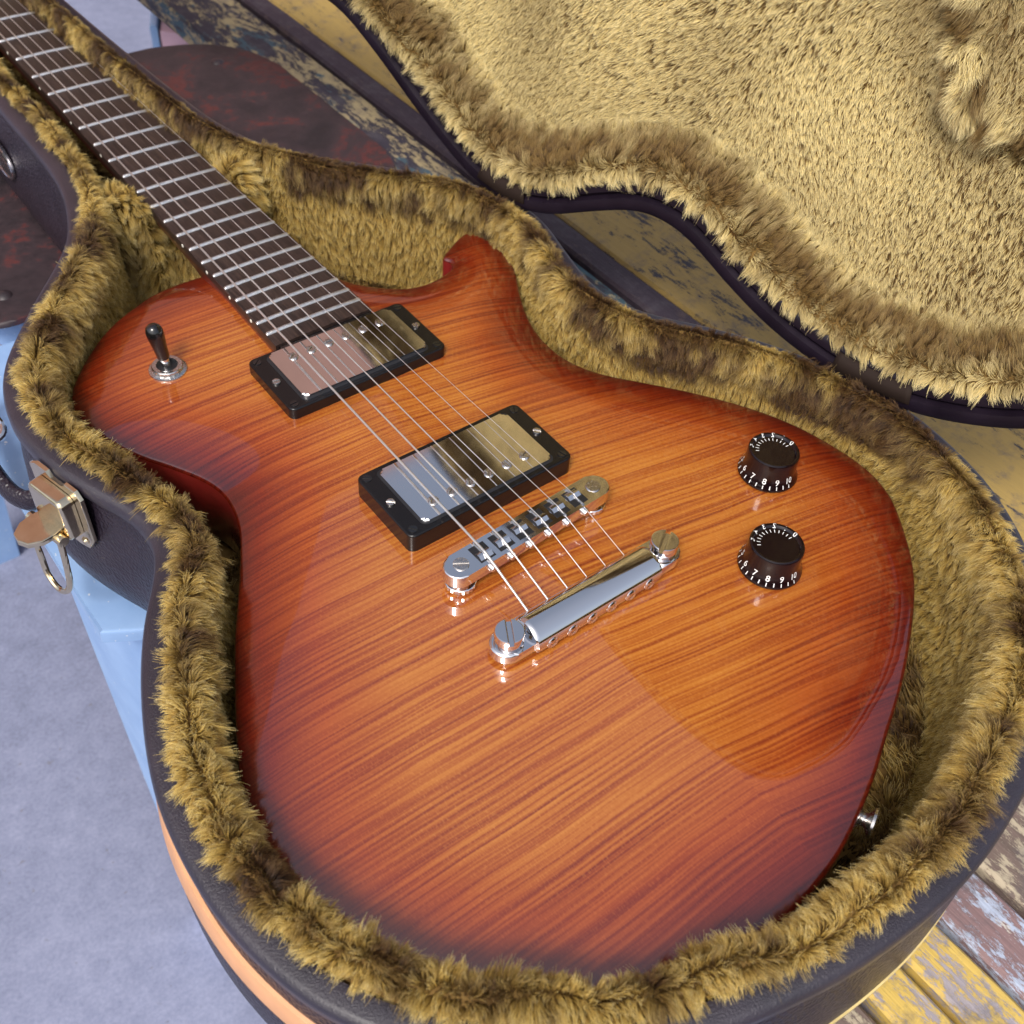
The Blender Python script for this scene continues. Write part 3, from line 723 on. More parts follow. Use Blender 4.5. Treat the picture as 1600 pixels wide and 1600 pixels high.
V, F = fill(lf_out, 7, lfloor); mesh('lid_lining_floor', lid_w(V), F, M_backing, lid)
g3 = np.random.default_rng(21)
LW = lid_w(LL)
wg = np.ones((NR, len(lroll) - 1)); wg[rimP[:, 1] > 420] *= 0.12; wg[b_ > 250] *= 0.5; wg[:, 0] = 0
p, nn, dv, du, iu, vj = sample_grid(LW, 3.6, g3, True, wg)
nn *= np.where(nn @ li < 0, -1, 1)[:, None]
lowv = np.clip(2.2 - vj, 0, 1)[:, None]; nn = nn * (1 - 0.7 * lowv) + li * 0.7 * lowv; nn /= np.linalg.norm(nn, axis=1)[:, None]
part = 3.4; s = np.tanh((vj - part) * 1.2)
flow = dv * s[:, None] + du * ((vnoise(p * 0.03 + 9) - 0.5) * 1.2)[:, None]
edge_t = np.clip(1 - vj / 2.0, 0, 1)
tone = 0.95 * np.exp(-((vj - 4.9) / 2.0) ** 2) + 0.7 * (vnoise(p * 0.06) - 0.5) + 0.7 * (vnoise(p * 0.17 + 3) - .5) - 1.0 * edge_t + g3.normal(0, .1, len(p)) + 0.10
build_hair('lid_edge_pile', p, nn, flow, np.where(vj < 3.4, 6.5, 5.5), tone, 0.115, M_furlid, lid, 4)
p, nn = tri_sample(V, F, 3.2, g3, lambda c: np.where((c[:, 1] > 270) | (c[:, 0] < -150), 0.25, 1.0))
pl = p.copy(); p = lid_w(p)
nw = nn[:, 0:1] * hs + nn[:, 1:2] * ld + nn[:, 2:3] * li; nw *= np.where(nw @ li < 0, -1, 1)[:, None]
sw = (vnoise(np.column_stack([pl[:, :2] * 0.012, pl[:, :1] * 0])) - 0.5) * 1.6
flow = -ld * 0.75 + hs * (-0.25 + sw)[:, None]
# rucked tufts beside the padded block
def dseg(q, a, b):
    a, b = np.array(a, float), np.array(b, float); t = np.clip(((q - a) @ (b - a)) / ((b - a) @ (b - a)), 0, 1); return np.linalg.norm(q - a - t[:, None] * (b - a), axis=1)
fold = np.minimum.reduce([dseg(pl[:, :2], A, B) for A, B in (((205, 230), (220, 160)), ((220, 160), (238, 132)), ((238, 132), (275, 121)))])
blk = np.exp(-(fold / 10.0) ** 2)
flow = flow + hs * (blk * 2.4 * (vnoise(pl * 0.10) - 0.5))[:, None] + ld * (blk * 1.8 * (vnoise(pl * 0.12 + 5) - 0.4))[:, None]
fleck = vnoise(np.column_stack([pl[:, 0] * 1.15, pl[:, 1] * 0.42, pl[:, 0] * 0])) + 0.35 * (vnoise(np.column_stack([pl[:, :2] * 0.02, pl[:, :1] * 0 + 3])) - 0.5)
tone = 0.75 * (vnoise(np.column_stack([pl[:, :2] * 0.018, pl[:, :1] * 0 + 8])) - 0.42) + 3.2 * blk * (vnoise(pl * 0.13) - 0.42) + 0.35 * np.exp(-((fold - 20) / 14) ** 2) + np.where(fleck > 0.84, 1.0, 0.0) + g3.normal(0, 0.10, len(p)) + 0.08 * sstep(90, 200, pl[:, 1])
build_hair('lid_pile', p, nw, flow, np.full(len(p), 3.5) + 4.0 * blk, tone, 0.12, M_furlid, lid, 5, cell=2.2, curl=0.3, clump=0.25, tv=0.14)

# cloth hinge straps between rim and lid
for (cx, cy, wd) in ((147.0, 208.0, 36), (195.5, -28.0, 46)):
    k = rim_index(cx, cy); n_ = int(wd / 3 / 2); Vh = []; Fh = []
    ids = np.arange(k - n_, k + n_ + 1)
    for i in ids:
        q0 = np.array([*(rimP[i] + rimN[i] * 7.5), 14.9]); q1 = np.array([*(rimP[i] + rimN[i] * -0.8), 15.2])
        q2 = lid_w([lidP[i][0] - 0 * lidN[i][0], lidP[i][1] + lidN[i][1] * (-3.6), 2.2]); q3 = lid_w([*(lidP[i] + lidN[i] * (0.2)), 7.0]); q4 = lid_w([*(lidP[i] + lidN[i] * 9.5), 6.2])
        Vh += [q0, q1, q2, q3, q4]
    m_ = 5
    for a in range(len(ids) - 1):
        for j in range(m_ - 1): Fh.append((a * m_ + j, (a + 1) * m_ + j, (a + 1) * m_ + j + 1, a * m_ + j + 1))
    ho = mesh('hinge_strap', Vh, Fh, M_tape, case); sm = ho.modifiers.new('thick', 'SOLIDIFY'); sm.thickness = 0.0009; sm.offset = 1

# ------------------------------------------------------------------ latch, handle and badge on the bass side
def side_frame(x, y):
    i = rim_index(x, y); n = -rimN[i]; t = np.array([-n[1], n[0]])
    if t[1] > 0: t = -t
    return Vector((rimP[i][0], rimP[i][1], 0)), Vector((n[0], n[1], 0)), Vector((t[0], t[1], 0))
Pp, Pn, Pt = side_frame(-148.0, 138)
def LM():                                     # local x = along the side (towards the tail), y = outward, z = up
    return Matrix(((Pt.x, Pn.x, 0, Pp.x + Pn.x * 2.2), (Pt.y, Pn.y, 0, Pp.y + Pn.y * 2.2), (0, 0, 1, 11.5), (0, 0, 0, 1)))
def add_box(bm, x0, x1, y0, y1, z0, z1, bev=0.6, M=None):
    add_prism(bm, [(x0, y0), (x1, y0), (x1, y1), (x0, y1)], z0, z1, bev, 2, M, False)
bm = bm_new()
# back plate with clipped outline, standing on the side wall
plate = [(-17, -3), (-12, 0), (-4, 0), (-2, -3), (6, -3), (8, 0), (15, 0), (18, -4), (18, -30), (13, -38), (6, -40), (-10, -40), (-16, -34)]
Mv = LM() @ Matrix(((1, 0, 0, 0), (0, 0, 1, 0), (0, 1, 0, 0), (0, 0, 0, 1)))
add_prism(bm, plate, 0.4, 2.4, 0.7, 2, Mv)
latch = from_bm('latch', bm, M_brass, case, 30)
bm = bm_new()
add_prism(bm, rrect(1, -17, 24, 24, 3.5), 2.6, 9.5, 2.2, 3, Mv)
from_bm('latch_body', bm, M_brass, latch, 30)
bm = bm_new()                                 # lever flipped open, pointing outward
lev = [(-8, 8), (8, 8), (9, 13), (8.5, 19), (5, 24.5), (0, 26), (-5, 24.5), (-8.5, 19), (-9, 13)]
add_prism(bm, lev, -24.5, -22.0, 0.8, 2, LM()); from_bm('lever', bm, M_brass, latch, 30)
bm = bm_new(); add_tube(bm, [LM() @ Vector((-12, 12, -26)), LM() @ Vector((12, 12, -26))], 2.6, 12); from_bm('pin', bm, M_brass, latch)
bm = bm_new()
lp = [(10.5, 13, -26), (11, 14, -38), (10, 15, -52), (7, 16, -60), (0, 16.5, -64), (-7, 16, -60), (-10, 15, -52), (-11, 14, -38), (-10.5, 13, -26)]
add_tube(bm, [LM() @ Vector(tuple(q)) for q in catmull(lp, 5)], 1.5, 10); from_bm('wire_loop', bm, M_brass, latch)
bm = bm_new(); add_lathe(bm, [(0, 1.3), (1.5, 1.1), (2.4, 0)], 14, Mv @ T(-11, -34, 2.4)); add_lathe(bm, [(0, 1.3), (1.5, 1.1), (2.4, 0)], 14, Mv @ T(11, -34, 2.4)); from_bm('rivet', bm, M_brass, latch)
# handle
bm = bm_new()
hp = [(-149, 198, -56), (-156, 203, -60), (-161, 216, -60), (-163, 240, -54), (-162, 268, -50), (-158, 284, -48), (-140, 290, -46)]
hp = [tuple(q) for q in catmull(hp, 6)]
add_tube(bm, hp, [3.2 + 1.2 * math.sin(math.pi * k / (len(hp) - 1)) for k in range(len(hp))], 12, 1.7)
hd = from_bm('handle', bm, M_vinyl, case, 60)
bm = bm_new(); ring = [(-155 + 6 * math.cos(a), 243 + 8 * math.sin(a), -42 + 2 * math.sin(a)) for a in np.linspace(0, 2 * math.pi, 20)]
add_tube(bm, ring, 1.8, 8); from_bm('ring', bm, M_chrome, hd)
# oval badge on the neck side
bp, bn_, bt = side_frame(-57, 476)
Mb = Matrix(((bt.x, 0, bn_.x, bp.x + bn_.x * 3.2), (bt.y, 0, bn_.y, bp.y + bn_.y * 3.2), (0, 1, 0, -30), (0, 0, 0, 1)))
bm = bm_new(); add_prism(bm, [(23 * math.cos(a), 12 * math.sin(a)) for a in np.linspace(0, 2 * math.pi, 40)[:-1]], 0.2, 1.8, 0.7, 2, Mb); bdg = from_bm('badge', bm, M_badge, case, 30)
bm = bm_new(); add_tube(bm, [Mb @ Vector((22 * math.cos(a), 11.2 * math.sin(a), 1.9)) for a in np.linspace(0, 2 * math.pi, 48)], 0.6, 6); from_bm('badge_rim', bm, M_chrome, bdg)
bm = bm_new()
for k in range(13):                           # worn raised lettering, too worn to read
    x = -13.5 + k * 2.25; h = 2.6 if k % 3 else 3.4
    add_prism(bm, [(x, -h / 2), (x + 0.9, -h / 2), (x + 1.2, h / 2), (x + 0.3, h / 2)], 1.75, 2.2, 0, 1, Mb)
from_bm('badge_relief', bm, M_chrome, bdg)

# ================================================================== GUITAR
gtr = empty('electric_guitar', 'flamed orange sunburst single cutaway electric guitar lying in the open fur lined case', 'guitar')
NB = len(bodyP); bodyN = tangent_normals(bodyP, 1.0)
def top_z(d): t = np.clip(d / 42.0, 0, 1); return -5.5 * (1 - t) ** 2.2
inset = bodyP + bodyN * 2.0
def zf(V):
    return top_z(dist_poly(V, bodyP[::2]))
V, F = fill(inset, 5.0, zf)
nV = len(V); dE = dist_poly(V[:, :2], bodyP[::2])
# round-over ring, sides and back
rings = []
zi = V[:NB, 2] if np.allclose(V[:NB, :2], inset, atol=1e-3) else zf(inset)
rb = [(1.1, lambda z: z - 0.25), (0.45, lambda z: z - 0.8), (0.0, lambda z: z - 1.9), (0.0, lambda z: z * 0 - 20), (0.0, lambda z: z * 0 - 44), (3.0, lambda z: z * 0 - 48)]
allV = [V]; E = [dE]; mats = []
prev = np.arange(NB) if np.allclose(V[:NB, :2], inset, atol=1e-3) else None
if prev is None:
    prev = np.array([int(np.argmin(np.hypot(V[:, 0] - q[0], V[:, 1] - q[1]))) for q in inset])
faces = [tuple(f) for f in F]; mi = [0] * len(faces); base = nV
for k, (off, zz) in enumerate(rb):
    R2 = bodyP + bodyN * off; z = zz(zi); allV.append(np.column_stack([R2, z])); E.append(np.full(NB, max(off, 0.0)))
    cur = base + np.arange(NB); base += NB
    for i in range(NB):
        j = (i + 1) % NB; faces.append((prev[i], cur[i], cur[j], prev[j])); mi.append(0 if k < 3 else 1)
    prev = cur
faces.append(tuple(prev)); mi.append(1)
body = mesh('body', np.vstack(allV), faces, [M_body, M_side], gtr, True, 60)
bmm = bmesh.new(); bmm.from_mesh(body.data); bmesh.ops.recalc_face_normals(bmm, faces=bmm.faces); bmm.to_mesh(body.data); bmm.free()
body.data.polygons.foreach_set('material_index', mi); body.data.polygons.foreach_set('use_smooth', [True] * len(body.data.polygons))
at = body.data.attributes.new('edge', 'FLOAT', 'POINT'); at.data.foreach_set('value', np.clip(np.concatenate(E) / 75.0, 0, 1).astype(np.float32))

S_LEN = 628.65
fy = lambda n: S_LEN / 2 ** (n / 12)
hw = lambda y: 27.4 + (21.0 - 27.4) * (y - fy(22)) / (fy(1) - fy(22))
fz = lambda y: 8.2 - 0.0094 * (y - 176.4)
Y0, Y1 = 166.0, S_LEN
# fretboard: long slab with a slight crown
bm = bm_new(); rows = []
for y in np.linspace(Y0, Y1, 30):
    h = hw(y) + 0.3; z = fz(y); row = []
    for xx, dz in ((-h, -5.2), (-h, -0.9), (-h + 0.5, -0.55), (-h * 0.6, -0.2), (0, 0), (h * 0.6, -0.2), (h - 0.5, -0.55), (h, -0.9), (h, -5.2)):
        row.append(bm.verts.new((xx, y, z + dz)))
    rows.append(row)
for A, B in zip(rows[:-1], rows[1:]):
    for k in range(9): bm.faces.new((A[k], A[(k + 1) % 9], B[(k + 1) % 9], B[k]))
bm.faces.new(rows[0]); bm.faces.new(rows[-1][::-1])
from_bm('fretboard', bm, M_board, gtr, 30)
# neck
bm = bm_new(); rows = []
for y in np.r_[np.linspace(Y0 - 2, 262, 12), np.linspace(275, 640, 18)]:
    h = hw(max(y, 170)); z = fz(y) - 5.0; heel = 1 - float(sstep(225, 285, np.array(y))); dep = 15 + 14 * heel; row = []
    for k in range(13):
        a = math.pi * k / 12; ex = 0.75 if heel < 0.5 else 0.45
        row.append(bm.verts.new((-h * (abs(math.cos(a)) ** ex) * math.copysign(1, math.cos(a)), y, z - dep * (math.sin(a) ** 0.8 if k not in (0, 12) else 0))))
    rows.append(row)
for A, B in zip(rows[:-1], rows[1:]):
    for k in range(12): bm.faces.new((A[k], A[k + 1], B[k + 1], B[k]))
    bm.faces.new((A[12], A[0], B[0], B[12]))
bm.faces.new(rows[0]); bm.faces.new(rows[-1][::-1]); neck = from_bm('neck', bm, M_neck, gtr, 50)
bm = bm_new(); add_prism(bm, [(-21, 641), (-30, 670), (-38, 720), (-36, 790), (-18, 812), (0, 806), (18, 812), (36, 790), (38, 720), (30, 670), (21, 641)], -16, -2, 1.5); from_bm('headstock', bm, M_neck, gtr)
bm = bm_new(); add_prism(bm, [(-21, 629.2), (21, 629.2), (21, 634), (-21, 634)], -2, 6.0, 0.8); from_bm('nut', bm, M_dot, gtr)
# frets
for n in range(1, 23):
    y = fy(n); h = hw(y); bm = bm_new(); rows = []
    for xx in (-h - 0.1, -h + 0.7, -h * 0.6, 0, h * 0.6, h - 0.7, h + 0.1):
        q = xx / h; zc = fz(y) - 0.55 * q * q; end = abs(q) > 1
        prof = [(-1.25, -0.25), (-1.05, 0.55), (-0.45, 1.05), (0.45, 1.05), (1.05, 0.55), (1.25, -0.25)]
        rows.append([bm.verts.new((xx, y + a * (0.8 if end else 1), zc + (b * (0.35 if end else 1)))) for a, b in prof])
    for A, B in zip(rows[:-1], rows[1:]):
        for k in range(5): bm.faces.new((A[k], A[k + 1], B[k + 1], B[k]))
    bm.faces.new(rows[0]); bm.faces.new(rows[-1][::-1]); from_bm('fret', bm, M_fret, gtr, 60)
# side dots on the bass edge
for n, ds in ((3, (0,)), (5, (0,)), (7, (0,)), (9, (0,)), (12, (-3.2, 3.2)), (15, (0,)), (17, (0,)), (19, (0,)), (21, (0,))):
    for dd in ds:
        y = (fy(n) + fy(n - 1)) / 2 + dd; bm = bm_new()
        add_lathe(bm, [(0, 0.25), (0.95, 0.2), (1.05, 0)], 12, Matrix.Translation((-hw(y) - 0.3, y, fz(y) - 2.2)) @ Matrix.Rotation(-math.pi / 2, 4, 'Y')); from_bm('side_dot', bm, M_dot, gtr)

def slotted(bm, R, z0, h, ang, slot=0.22, sd=0.55, n=20, dome=0.3, M=None):
    """screw head standing at local z0: lower disc and two D halves leaving a real slot"""
    M = M or Matrix.Identity(4)
    hz = z0 + h * (1 - sd); add_lathe(bm, [(R, z0), (R, hz), (0, hz)], n, M)
    w2 = R * slot / 2 * 2 * 0.5
    for sgn in (1, -1):
        a0 = math.asin(w2 / R); pts = []
        for k in range(13):
            a = a0 + (math.pi - 2 * a0) * k / 12; pts.append((R * math.cos(a), sgn * R * math.sin(a)))
        if sgn < 0: pts = pts[::-1]
        add_prism(bm, pts, hz, z0 + h, min(dome, R * 0.2), 2, M @ Matrix.Rotation(ang, 4, 'Z'))

# ---- pickups
def pickup(yc, hr, cover_h, pole_dy, tilt):
    bm = bm_new()
    hl, hw_ = 44.6, 22.0
    out = rrect(0, 0, 2 * hl, 2 * hw_, 3.5, 4)
    add_prism(bm, out, 0.0 - 3, hr, 1.0, 3)
    bmesh.ops.transform(bm, matrix=T(0, yc, 0), verts=bm.verts)
    root = from_bm('pickup', bm, M_blackring, gtr, 30)
    bm = bm_new(); add_prism(bm, rrect(0, yc, 70.5, 36.8, 2.6, 5), hr - 2, hr + cover_h, 1.3, 4); from_bm('cover', bm, M_chrome, root, 25)
    bm = bm_new(); add_prism(bm, rrect(0, yc, 72.4, 38.7, 3.2, 5), hr - 0.5, hr + 0.12, 0.0); from_bm('cover_gap_shade', bm, M_recess_dark, root)  # thin dark plate in place of the shaded gap round the cover
    proto = None
    for k in range(6):
        x = (-25 + 10 * k) * 1.0
        bm = bm_new(); slotted(bm, 2.45, hr + cover_h - 0.1, 0.9, 0.9 + random.uniform(-0.9, 0.9), 0.36, 0.7, 18, 0.35, T(x, yc + pole_dy, 0)); from_bm('pole_screw', bm, M_nickel, root, 25)
    for sx in (-1, 1):
        bm = bm_new(); slotted(bm, 2.0, hr - 0.1, 1.1, random.uniform(0, 3), 0.3, 0.7, 16, 0.35, T(sx * 40.3, yc, 0)); from_bm('height_screw', bm, M_nickel, root, 25)
        for sy in (-1, 1):
            bm = bm_new(); slotted(bm, 2.1, hr - 0.2, 0.55, random.uniform(0, 3), 0.22, 0.9, 16, 0.1, T(sx * 40.8, yc + sy * 18.0, 0)); from_bm('ring_screw', bm, M_black, root, 25)
    return root
pickup(143.3, 6.2, 2.1, 10.2, 0).__setitem__('label', 'front pickup below the fretboard end')
pickup(43.4, 9.8, 1.3, -10.2, 0).__setitem__('label', 'rear pickup near the bridge')
# dark stub filling the gap between fretboard end and front pickup
bm = bm_new(); add_prism(bm, [(-26.5, 160.2), (26.8, 160.2), (26.8, 165.8), (-26.5, 165.8)], -1, 7.0, 0.6); from_bm('fretboard_end_stub', bm, M_black, gtr)

# ---- bridge
def MB_(): return Matrix.Translation((0, -2.2, 0)) @ Matrix.Rotation(math.atan2(3.5, 74.0), 4, 'Z')
MBr = MB_()
def capsule(L, W, n=10):
    out = []
    for s_, a0 in ((1, -90), (-1, 90)):
        for k in range(n + 1):
            a = R_(a0 + 180 * k / n); out.append((s_ * L + W * math.cos(a), W * math.sin(a)))
    return out
bm = bm_new(); add_prism(bm, capsule(38.2, 6.6), 6.6, 13.0, 0.9, 3, MBr)
bridge = from_bm('bridge', bm, M_chrome, gtr, 28)
sx_ = [-26.0, -15.6, -5.2, 5.2, 15.6, 26.0]
intone = [-1.5, -0.4, 0.8, -0.8, 0.4, 1.6]
for k, x in enumerate(sx_):
    bm = bm_new(); add_prism(bm, [(x - 3.9, -4.6), (x + 3.9, -4.6), (x + 3.9, 4.6), (x - 3.9, 4.6)], 10, 13.12, 0, 1, MBr); slot_shade = from_bm('saddle_slot_shade', bm, M_recess_dark, bridge)  # raised dark block painted in place of the shaded slot
    bm = bm_new(); y0 = intone[k]
    # wedge saddle: ridge across the string
    for xa, xb in ((x - 3.3, x - 0.45), (x + 0.45, x + 3.3), (x - 0.45, x + 0.45)):
        top = 14.3 if xb - xa > 1 else 13.9
        vv = [MBr @ Vector(q) for q in ((xa, y0 - 3.0, 12.6), (xb, y0 - 3.0, 12.6), (xb, y0 + 3.0, 12.6), (xa, y0 + 3.0, 12.6), (xa, y0 - 0.5, top), (xb, y0 - 0.5, top), (xb, y0 + 0.5, top), (xa, y0 + 0.5, top))]
        vv = [bm.verts.new(q) for q in vv]
        for f in ((0, 3, 2, 1), (4, 5, 6, 7), (0, 1, 5, 4), (1, 2, 6, 5), (2, 3, 7, 6), (3, 0, 4, 7)): bm.faces.new([vv[i] for i in f])
    from_bm('saddle', bm, M_chrome, bridge, 20)
    bm = bm_new(); add_tube(bm, [MBr @ Vector((x, -5.8, 12.9)), MBr @ Vector((x, 5.6, 12.9))], 0.75, 8); from_bm('intonation_screw', bm, M_nickel, bridge)
    bm = bm_new(); add_lathe(bm, [(0, 1.5), (1.3, 1.15), (1.9, 0.2), (1.9, -1.2)], 16, MBr @ Matrix.Translation((x, -7.4, 9.8)) @ Matrix.Rotation(math.pi / 2, 4, 'X')); from_bm('screw_head', bm, M_chrome, bridge)
for s_ in (-1, 1):
    bm = bm_new(); slotted(bm, 3.4, 12.9, 0.7, 0.6 * s_, 0.3, 0.8, 24, 0.25, MBr @ T(s_ * 37, 0, 0)); from_bm('post_screw', bm, M_nickel, bridge, 25)
    bm = bm_new()
    add_lathe(bm, [(0, 0.2), (5.6, 0.2), (5.9, 0.7), (5.9, 1.1)], 30, MBr @ T(s_ * 37, 0, 0))
    seg = 44; rw = []
    for z, r in ((1.1, 6.4), (1.4, 6.9), (3.3, 6.9), (3.6, 6.4)):
        rw.append([bm.verts.new(MBr @ Vector((s_ * 37 + (r - (0.35 if kk % 2 and r > 6.5 else 0)) * math.cos(2 * math.pi * kk / seg), (r - (0.35 if kk % 2 and r > 6.5 else 0)) * math.sin(2 * math.pi * kk / seg), z))) for kk in range(seg)])
    for A, B in zip(rw[:-1], rw[1:]):
        for kk in range(seg): bm.faces.new((A[kk], A[(kk + 1) % seg], B[(kk + 1) % seg], B[kk]))
    bm.faces.new(rw[0][::-1]); bm.faces.new(rw[-1])
    add_lathe(bm, [(4.2, 3.5), (4.2, 6.8)], 24, MBr @ T(s_ * 37, 0, 0))
    from_bm('thumbwheel', bm, M_chrome, bridge, 30)

# ---- stop tailpiece
MT = Matrix.Translation((0, -42.4, 0))
bm = bm_new(); add_prism(bm, capsule(42.0, 7.4, 14), 2.6, 7.4, 1.4, 3, MT); tail = from_bm('tailpiece', bm, M_chrome, gtr, 30)
bm = bm_new(); rows = []
prof = [(-7.4, 2.2), (-8.8, 3.6), (-9.2, 5.6), (-8.6, 8.2), (-6.4, 10.8), (-3.2, 12.5), (0.4, 12.9), (3.6, 11.8), (6.2, 9.2), (7.4, 6.2), (7.4, 3.6), (6.2, 2.2)]
for x, s_ in ((-33.6, 0.90), (-32.9, 0.985), (-31.5, 1.0), (31.5, 1.0), (32.9, 0.985), (33.6, 0.90)):
    rows.append([bm.verts.new(MT @ Vector((x, (a + 0.6) * s_ - 0.6, 5 + (b - 5) * s_))) for a, b in catmull(prof, 3, True)])
n_ = len(rows[0])
for A, B in zip(rows[:-1], rows[1:]):
    for k in range(n_): bm.faces.new((A[k], A[(k + 1) % n_], B[(k + 1) % n_], B[k]))
bm.faces.new(rows[0][::-1]); bm.faces.new(rows[-1]); from_bm('tail_bar', bm, M_chrome, tail, 40)
for k, x in enumerate(sx_):
    Mx = MT @ Matrix.Translation((x, -8.8, 4.4)) @ Matrix.Rotation(math.pi / 2, 4, 'X')
    bm = bm_new(); add_lathe(bm, [(1.2, -0.5), (1.2, 0.6), (2.2, 0.9), (2.9, 0.5), (3.0, -0.6)], 20, Mx); from_bm('string_socket', bm, M_chrome, tail, 40)
    bm = bm_new(); add_lathe(bm, [(0, 0.9), (1.1, 0.5), (1.2, -0.4)], 12, Mx); from_bm('string_ball', bm, M_brass, tail)
for s_ in (-1, 1):
    Ms = MT @ T(s_ * 41.3, 0, 0); bm = bm_new()
    add_lathe(bm, [(5.6, 0.1), (5.6, 2.6)], 24, Ms); add_lathe(bm, [(4.6, 7.2), (4.6, 8.4), (5.8, 8.8), (6.1, 9.4)], 32, Ms)
    slotted(bm, 6.1, 9.4, 4.6, 1.05 if s_ < 0 else 0.55, 0.30, 0.5, 36, 0.6, Ms); from_bm('stud', bm, M_chrome, tail, 30)

# ---- strings
gauge = [1.17, 0.92, 0.70, 0.46, 0.36, 0.28]
nutx = [-17.6, -10.6, -3.5, 3.5, 10.6, 17.6]
for k in range(6):
    s0 = MBr @ Vector((sx_[k], intone[k], 14.2)); r = gauge[k] / 2
    bm = bm_new()
    pts = [(sx_[k] * 1.0, -42.4 + 6.6, 6.6), (sx_[k], -42.4 + 7.8, 7.0), (s0.x, s0.y - 0.6, s0.z - 0.05 + r), (s0.x, s0.y + 0.6, s0.z + r), (nutx[k], 630, 6.3), (nutx[k] * 1.02, 636, 5.2)]
    add_tube(bm, pts, r, 8); o = from_bm('string', bm, M_steel, gtr, 60)

# ---- toggle switch
Mt = T(-76.3, 187.0, 0)
bm = bm_new()
seg = 40; rw = []
for z, r in ((-1.0, 9.2), (0.3, 9.3), (0.8, 9.1), (1.0, 8.6), (1.2, 7.6), (2.9, 7.6), (3.4, 7.1), (3.4, 5.2), (1.6, 5.0)):
    rw.append([bm.verts.new(Mt @ Vector(((r - (0.3 if kk % 2 and 0.9 < z < 3.2 and r > 7 else 0)) * math.cos(2 * math.pi * kk / seg), (r - (0.3 if kk % 2 and 0.9 < z < 3.2 and r > 7 else 0)) * math.sin(2 * math.pi * kk / seg), z))) for kk in range(seg)])
for A, B in zip(rw[:-1], rw[1:]):
    for kk in range(seg): bm.faces.new((A[kk], A[(kk + 1) % seg], B[(kk + 1) % seg], B[kk]))
sw_ = from_bm('toggle_switch', bm, M_nickel, gtr, 35)
bm = bm_new(); add_lathe(bm, [(0, 1.7), (5.1, 1.7)], 24, Mt); from_bm('switch_well', bm, M_recess_dark, sw_)
tl = Matrix.Translation((-76.3, 187.0, 0)) @ Matrix.Rotation(R_(-8), 4, 'X') @ Matrix.Rotation(R_(-4), 4, 'Y')
bm = bm_new(); add_lathe(bm, [(2.3, 1), (2.3, 8.5), (0, 8.5)], 18, tl); from_bm('lever', bm, M_chrome, sw_)
bm = bm_new(); add_lathe(bm, [(0, 7.0), (2.6, 7.0), (3.0, 7.6), (3.5, 14), (4.2, 20), (4.2, 22.5), (3.6, 24.6), (2.2, 25.9), (0, 26.3)], 28, tl); from_bm('lever_tip', bm, M_black, sw_, 60)

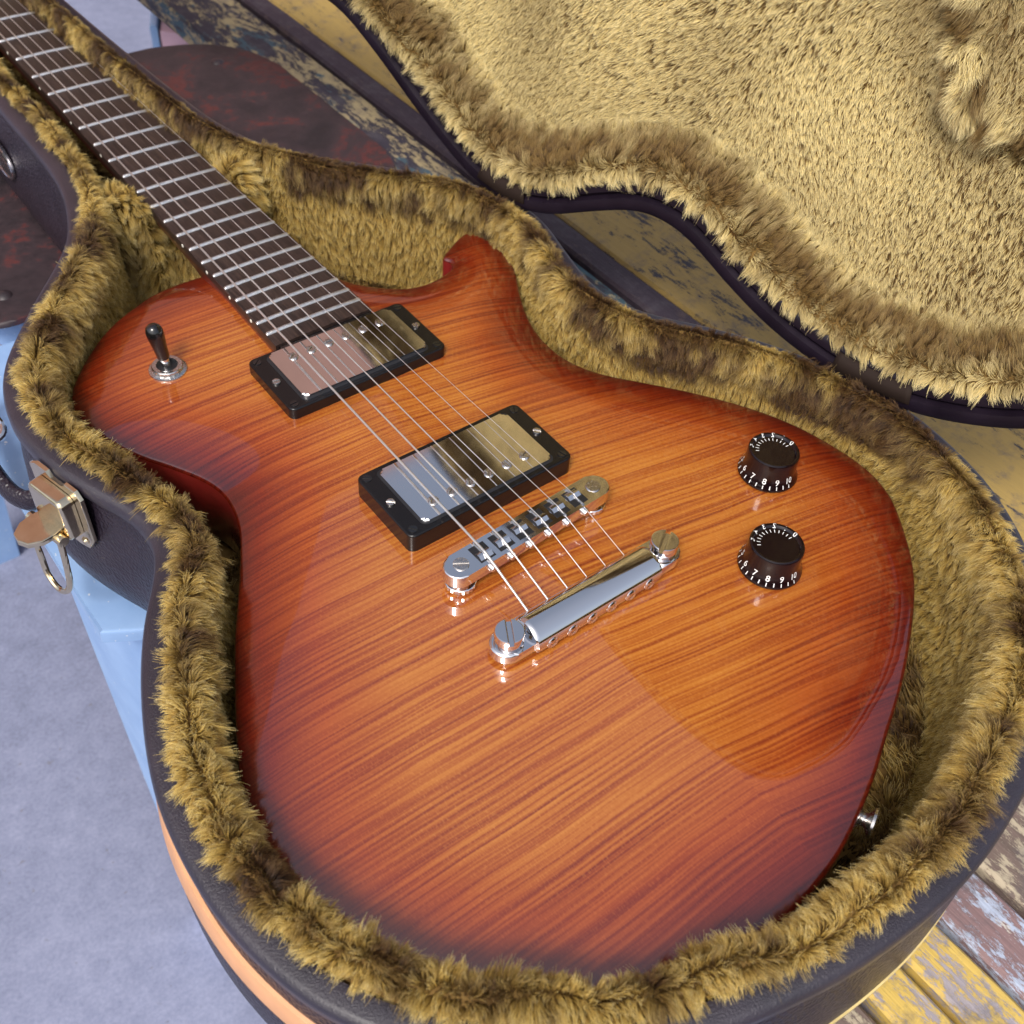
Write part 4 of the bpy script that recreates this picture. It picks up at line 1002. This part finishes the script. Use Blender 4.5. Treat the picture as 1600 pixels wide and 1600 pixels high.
# ---- knobs with printed numbers
def text_mesh(ch, size):
    c = bpy.data.curves.new('glyph', 'FONT'); c.body = ch; c.size = size; c.align_x = 'CENTER'; c.align_y = 'CENTER'; c.resolution_u = 3
    c.offset = size * 0.012
    o = bpy.data.objects.new('glyph', c); COL.objects.link(o); dg = bpy.context.evaluated_depsgraph_get(); dg.update()
    me = bpy.data.meshes.new_from_object(o.evaluated_get(dg)); bpy.data.objects.remove(o); bpy.data.curves.remove(c)
    v = [tuple(x.co) for x in me.vertices]; f = [tuple(p.vertices) for p in me.polygons]; bpy.data.meshes.remove(me)
    return v, f
glyphs = {str(k): text_mesh(str(k), 4.1) for k in range(11)}
def knob(cx, cy, rot, lab):
    prof = [(0, 0.8), (13.9, 0.8), (14.1, 1.3), (14.0, 2.0), (13.4, 3.2), (12.6, 5.0), (12.1, 7.0), (11.9, 11.5), (11.9, 14.3), (11.6, 14.9), (11.0, 15.2), (10.3, 15.1), (9.9, 14.6), (9.6, 14.1), (0, 13.9)]
    bm = bm_new(); add_lathe(bm, prof, 56, T(cx, cy, 0)); kb = from_bm('control_knob', bm, M_knob, gtr, 28); kb['label'] = lab
    def rz(z): return float(np.interp(z, [1.3, 2.0, 3.2, 5.0, 7.0, 11.5], [14.1, 14.0, 13.4, 12.6, 12.1, 11.9]))
    V = []; F = []
    def put(vs, fs, ang, zc):
        base = len(V)
        for (u, v, _w) in vs:
            z = zc + v; r = rz(z) + 0.07; a = ang + u / 12.9
            V.append((cx + r * math.cos(a), cy + r * math.sin(a), z))
        for f in fs: F.append(tuple(base + i for i in f))
    for k in range(11):
        a = rot + R_(27.5 * (k - 8)); vs, fs = glyphs[str(k)]; put(vs, fs, a, 5.6)
        put([(-0.2, -0.75, 0), (0.2, -0.75, 0), (0.2, 0.75, 0), (-0.2, 0.75, 0)], [(0, 1, 2, 3)], a, 3.0)
        if k < 10: put([(-0.22, -0.8, 0), (0.22, -0.8, 0), (0.22, 0.8, 0), (-0.22, 0.8, 0)], [(0, 1, 2, 3)], a + R_(13.75), 3.2)
    # see-through image of the far numbers, drawn as print on the top rim
    for k in range(11):
        a = rot + R_(27.5 * (k - 8)); vs, fs = glyphs[str(k)]
        if math.cos(a - R_(230)) > -0.1: continue
        base = len(V)
        for (u, v, _w) in vs:
            r = 10.2 + v * 0.62; aa = a + u / 13
            V.append((cx + r * math.cos(aa) * 1.0, cy + r * math.sin(aa) * 1.0, float(np.interp(r, [0, 9.6, 9.9, 10.3, 11.0, 11.6], [13.9, 14.1, 14.6, 15.1, 15.2, 14.9])) + 0.08))
        for f in fs: F.append(tuple(base + i for i in f))
        for da in (0.0, 13.75):
            base = len(V)
            for du_, r in ((-0.17, 6.9), (0.17, 6.9), (0.17, 8.5), (-0.17, 8.5)):
                aa = a + R_(da) + du_ / 8; V.append((cx + r * math.cos(aa), cy + r * math.sin(aa), 14.13))
            F.append((base, base + 1, base + 2, base + 3))
    mesh('dial_marking', V, F, M_white, kb, False)
    bm = bm_new(); add_lathe(bm, [(0, 0.0), (6.5, 0.0), (6.5, 0.8)], 24, T(cx, cy, 0)); from_bm('knob_shaft', bm, M_nickel, kb)
knob(120.5, -31.0, R_(212), 'control knob nearer the horn')
knob(79.0, -71.5, R_(215), 'control knob nearer the tail end')

# ---- strap button on the tail end
sb = Vector((26.0, -169.8, -12.0)); nrm = Vector((0.42, -0.90, 0.05)).normalized()
Mq = Matrix.Translation(sb) @ nrm.to_track_quat('Z', 'Y').to_matrix().to_4x4()
bm = bm_new(); add_lathe(bm, [(5.5, -3), (5.5, 0.6), (3.6, 1.2), (2.6, 2.4), (2.8, 3.8), (4.0, 5.0), (5.8, 5.6), (6.0, 6.6), (5.4, 7.2), (0, 7.4)], 28, Mq); from_bm('strap_button', bm, M_nickel, gtr, 40)
print('hair/mesh objects', len(bpy.data.objects))
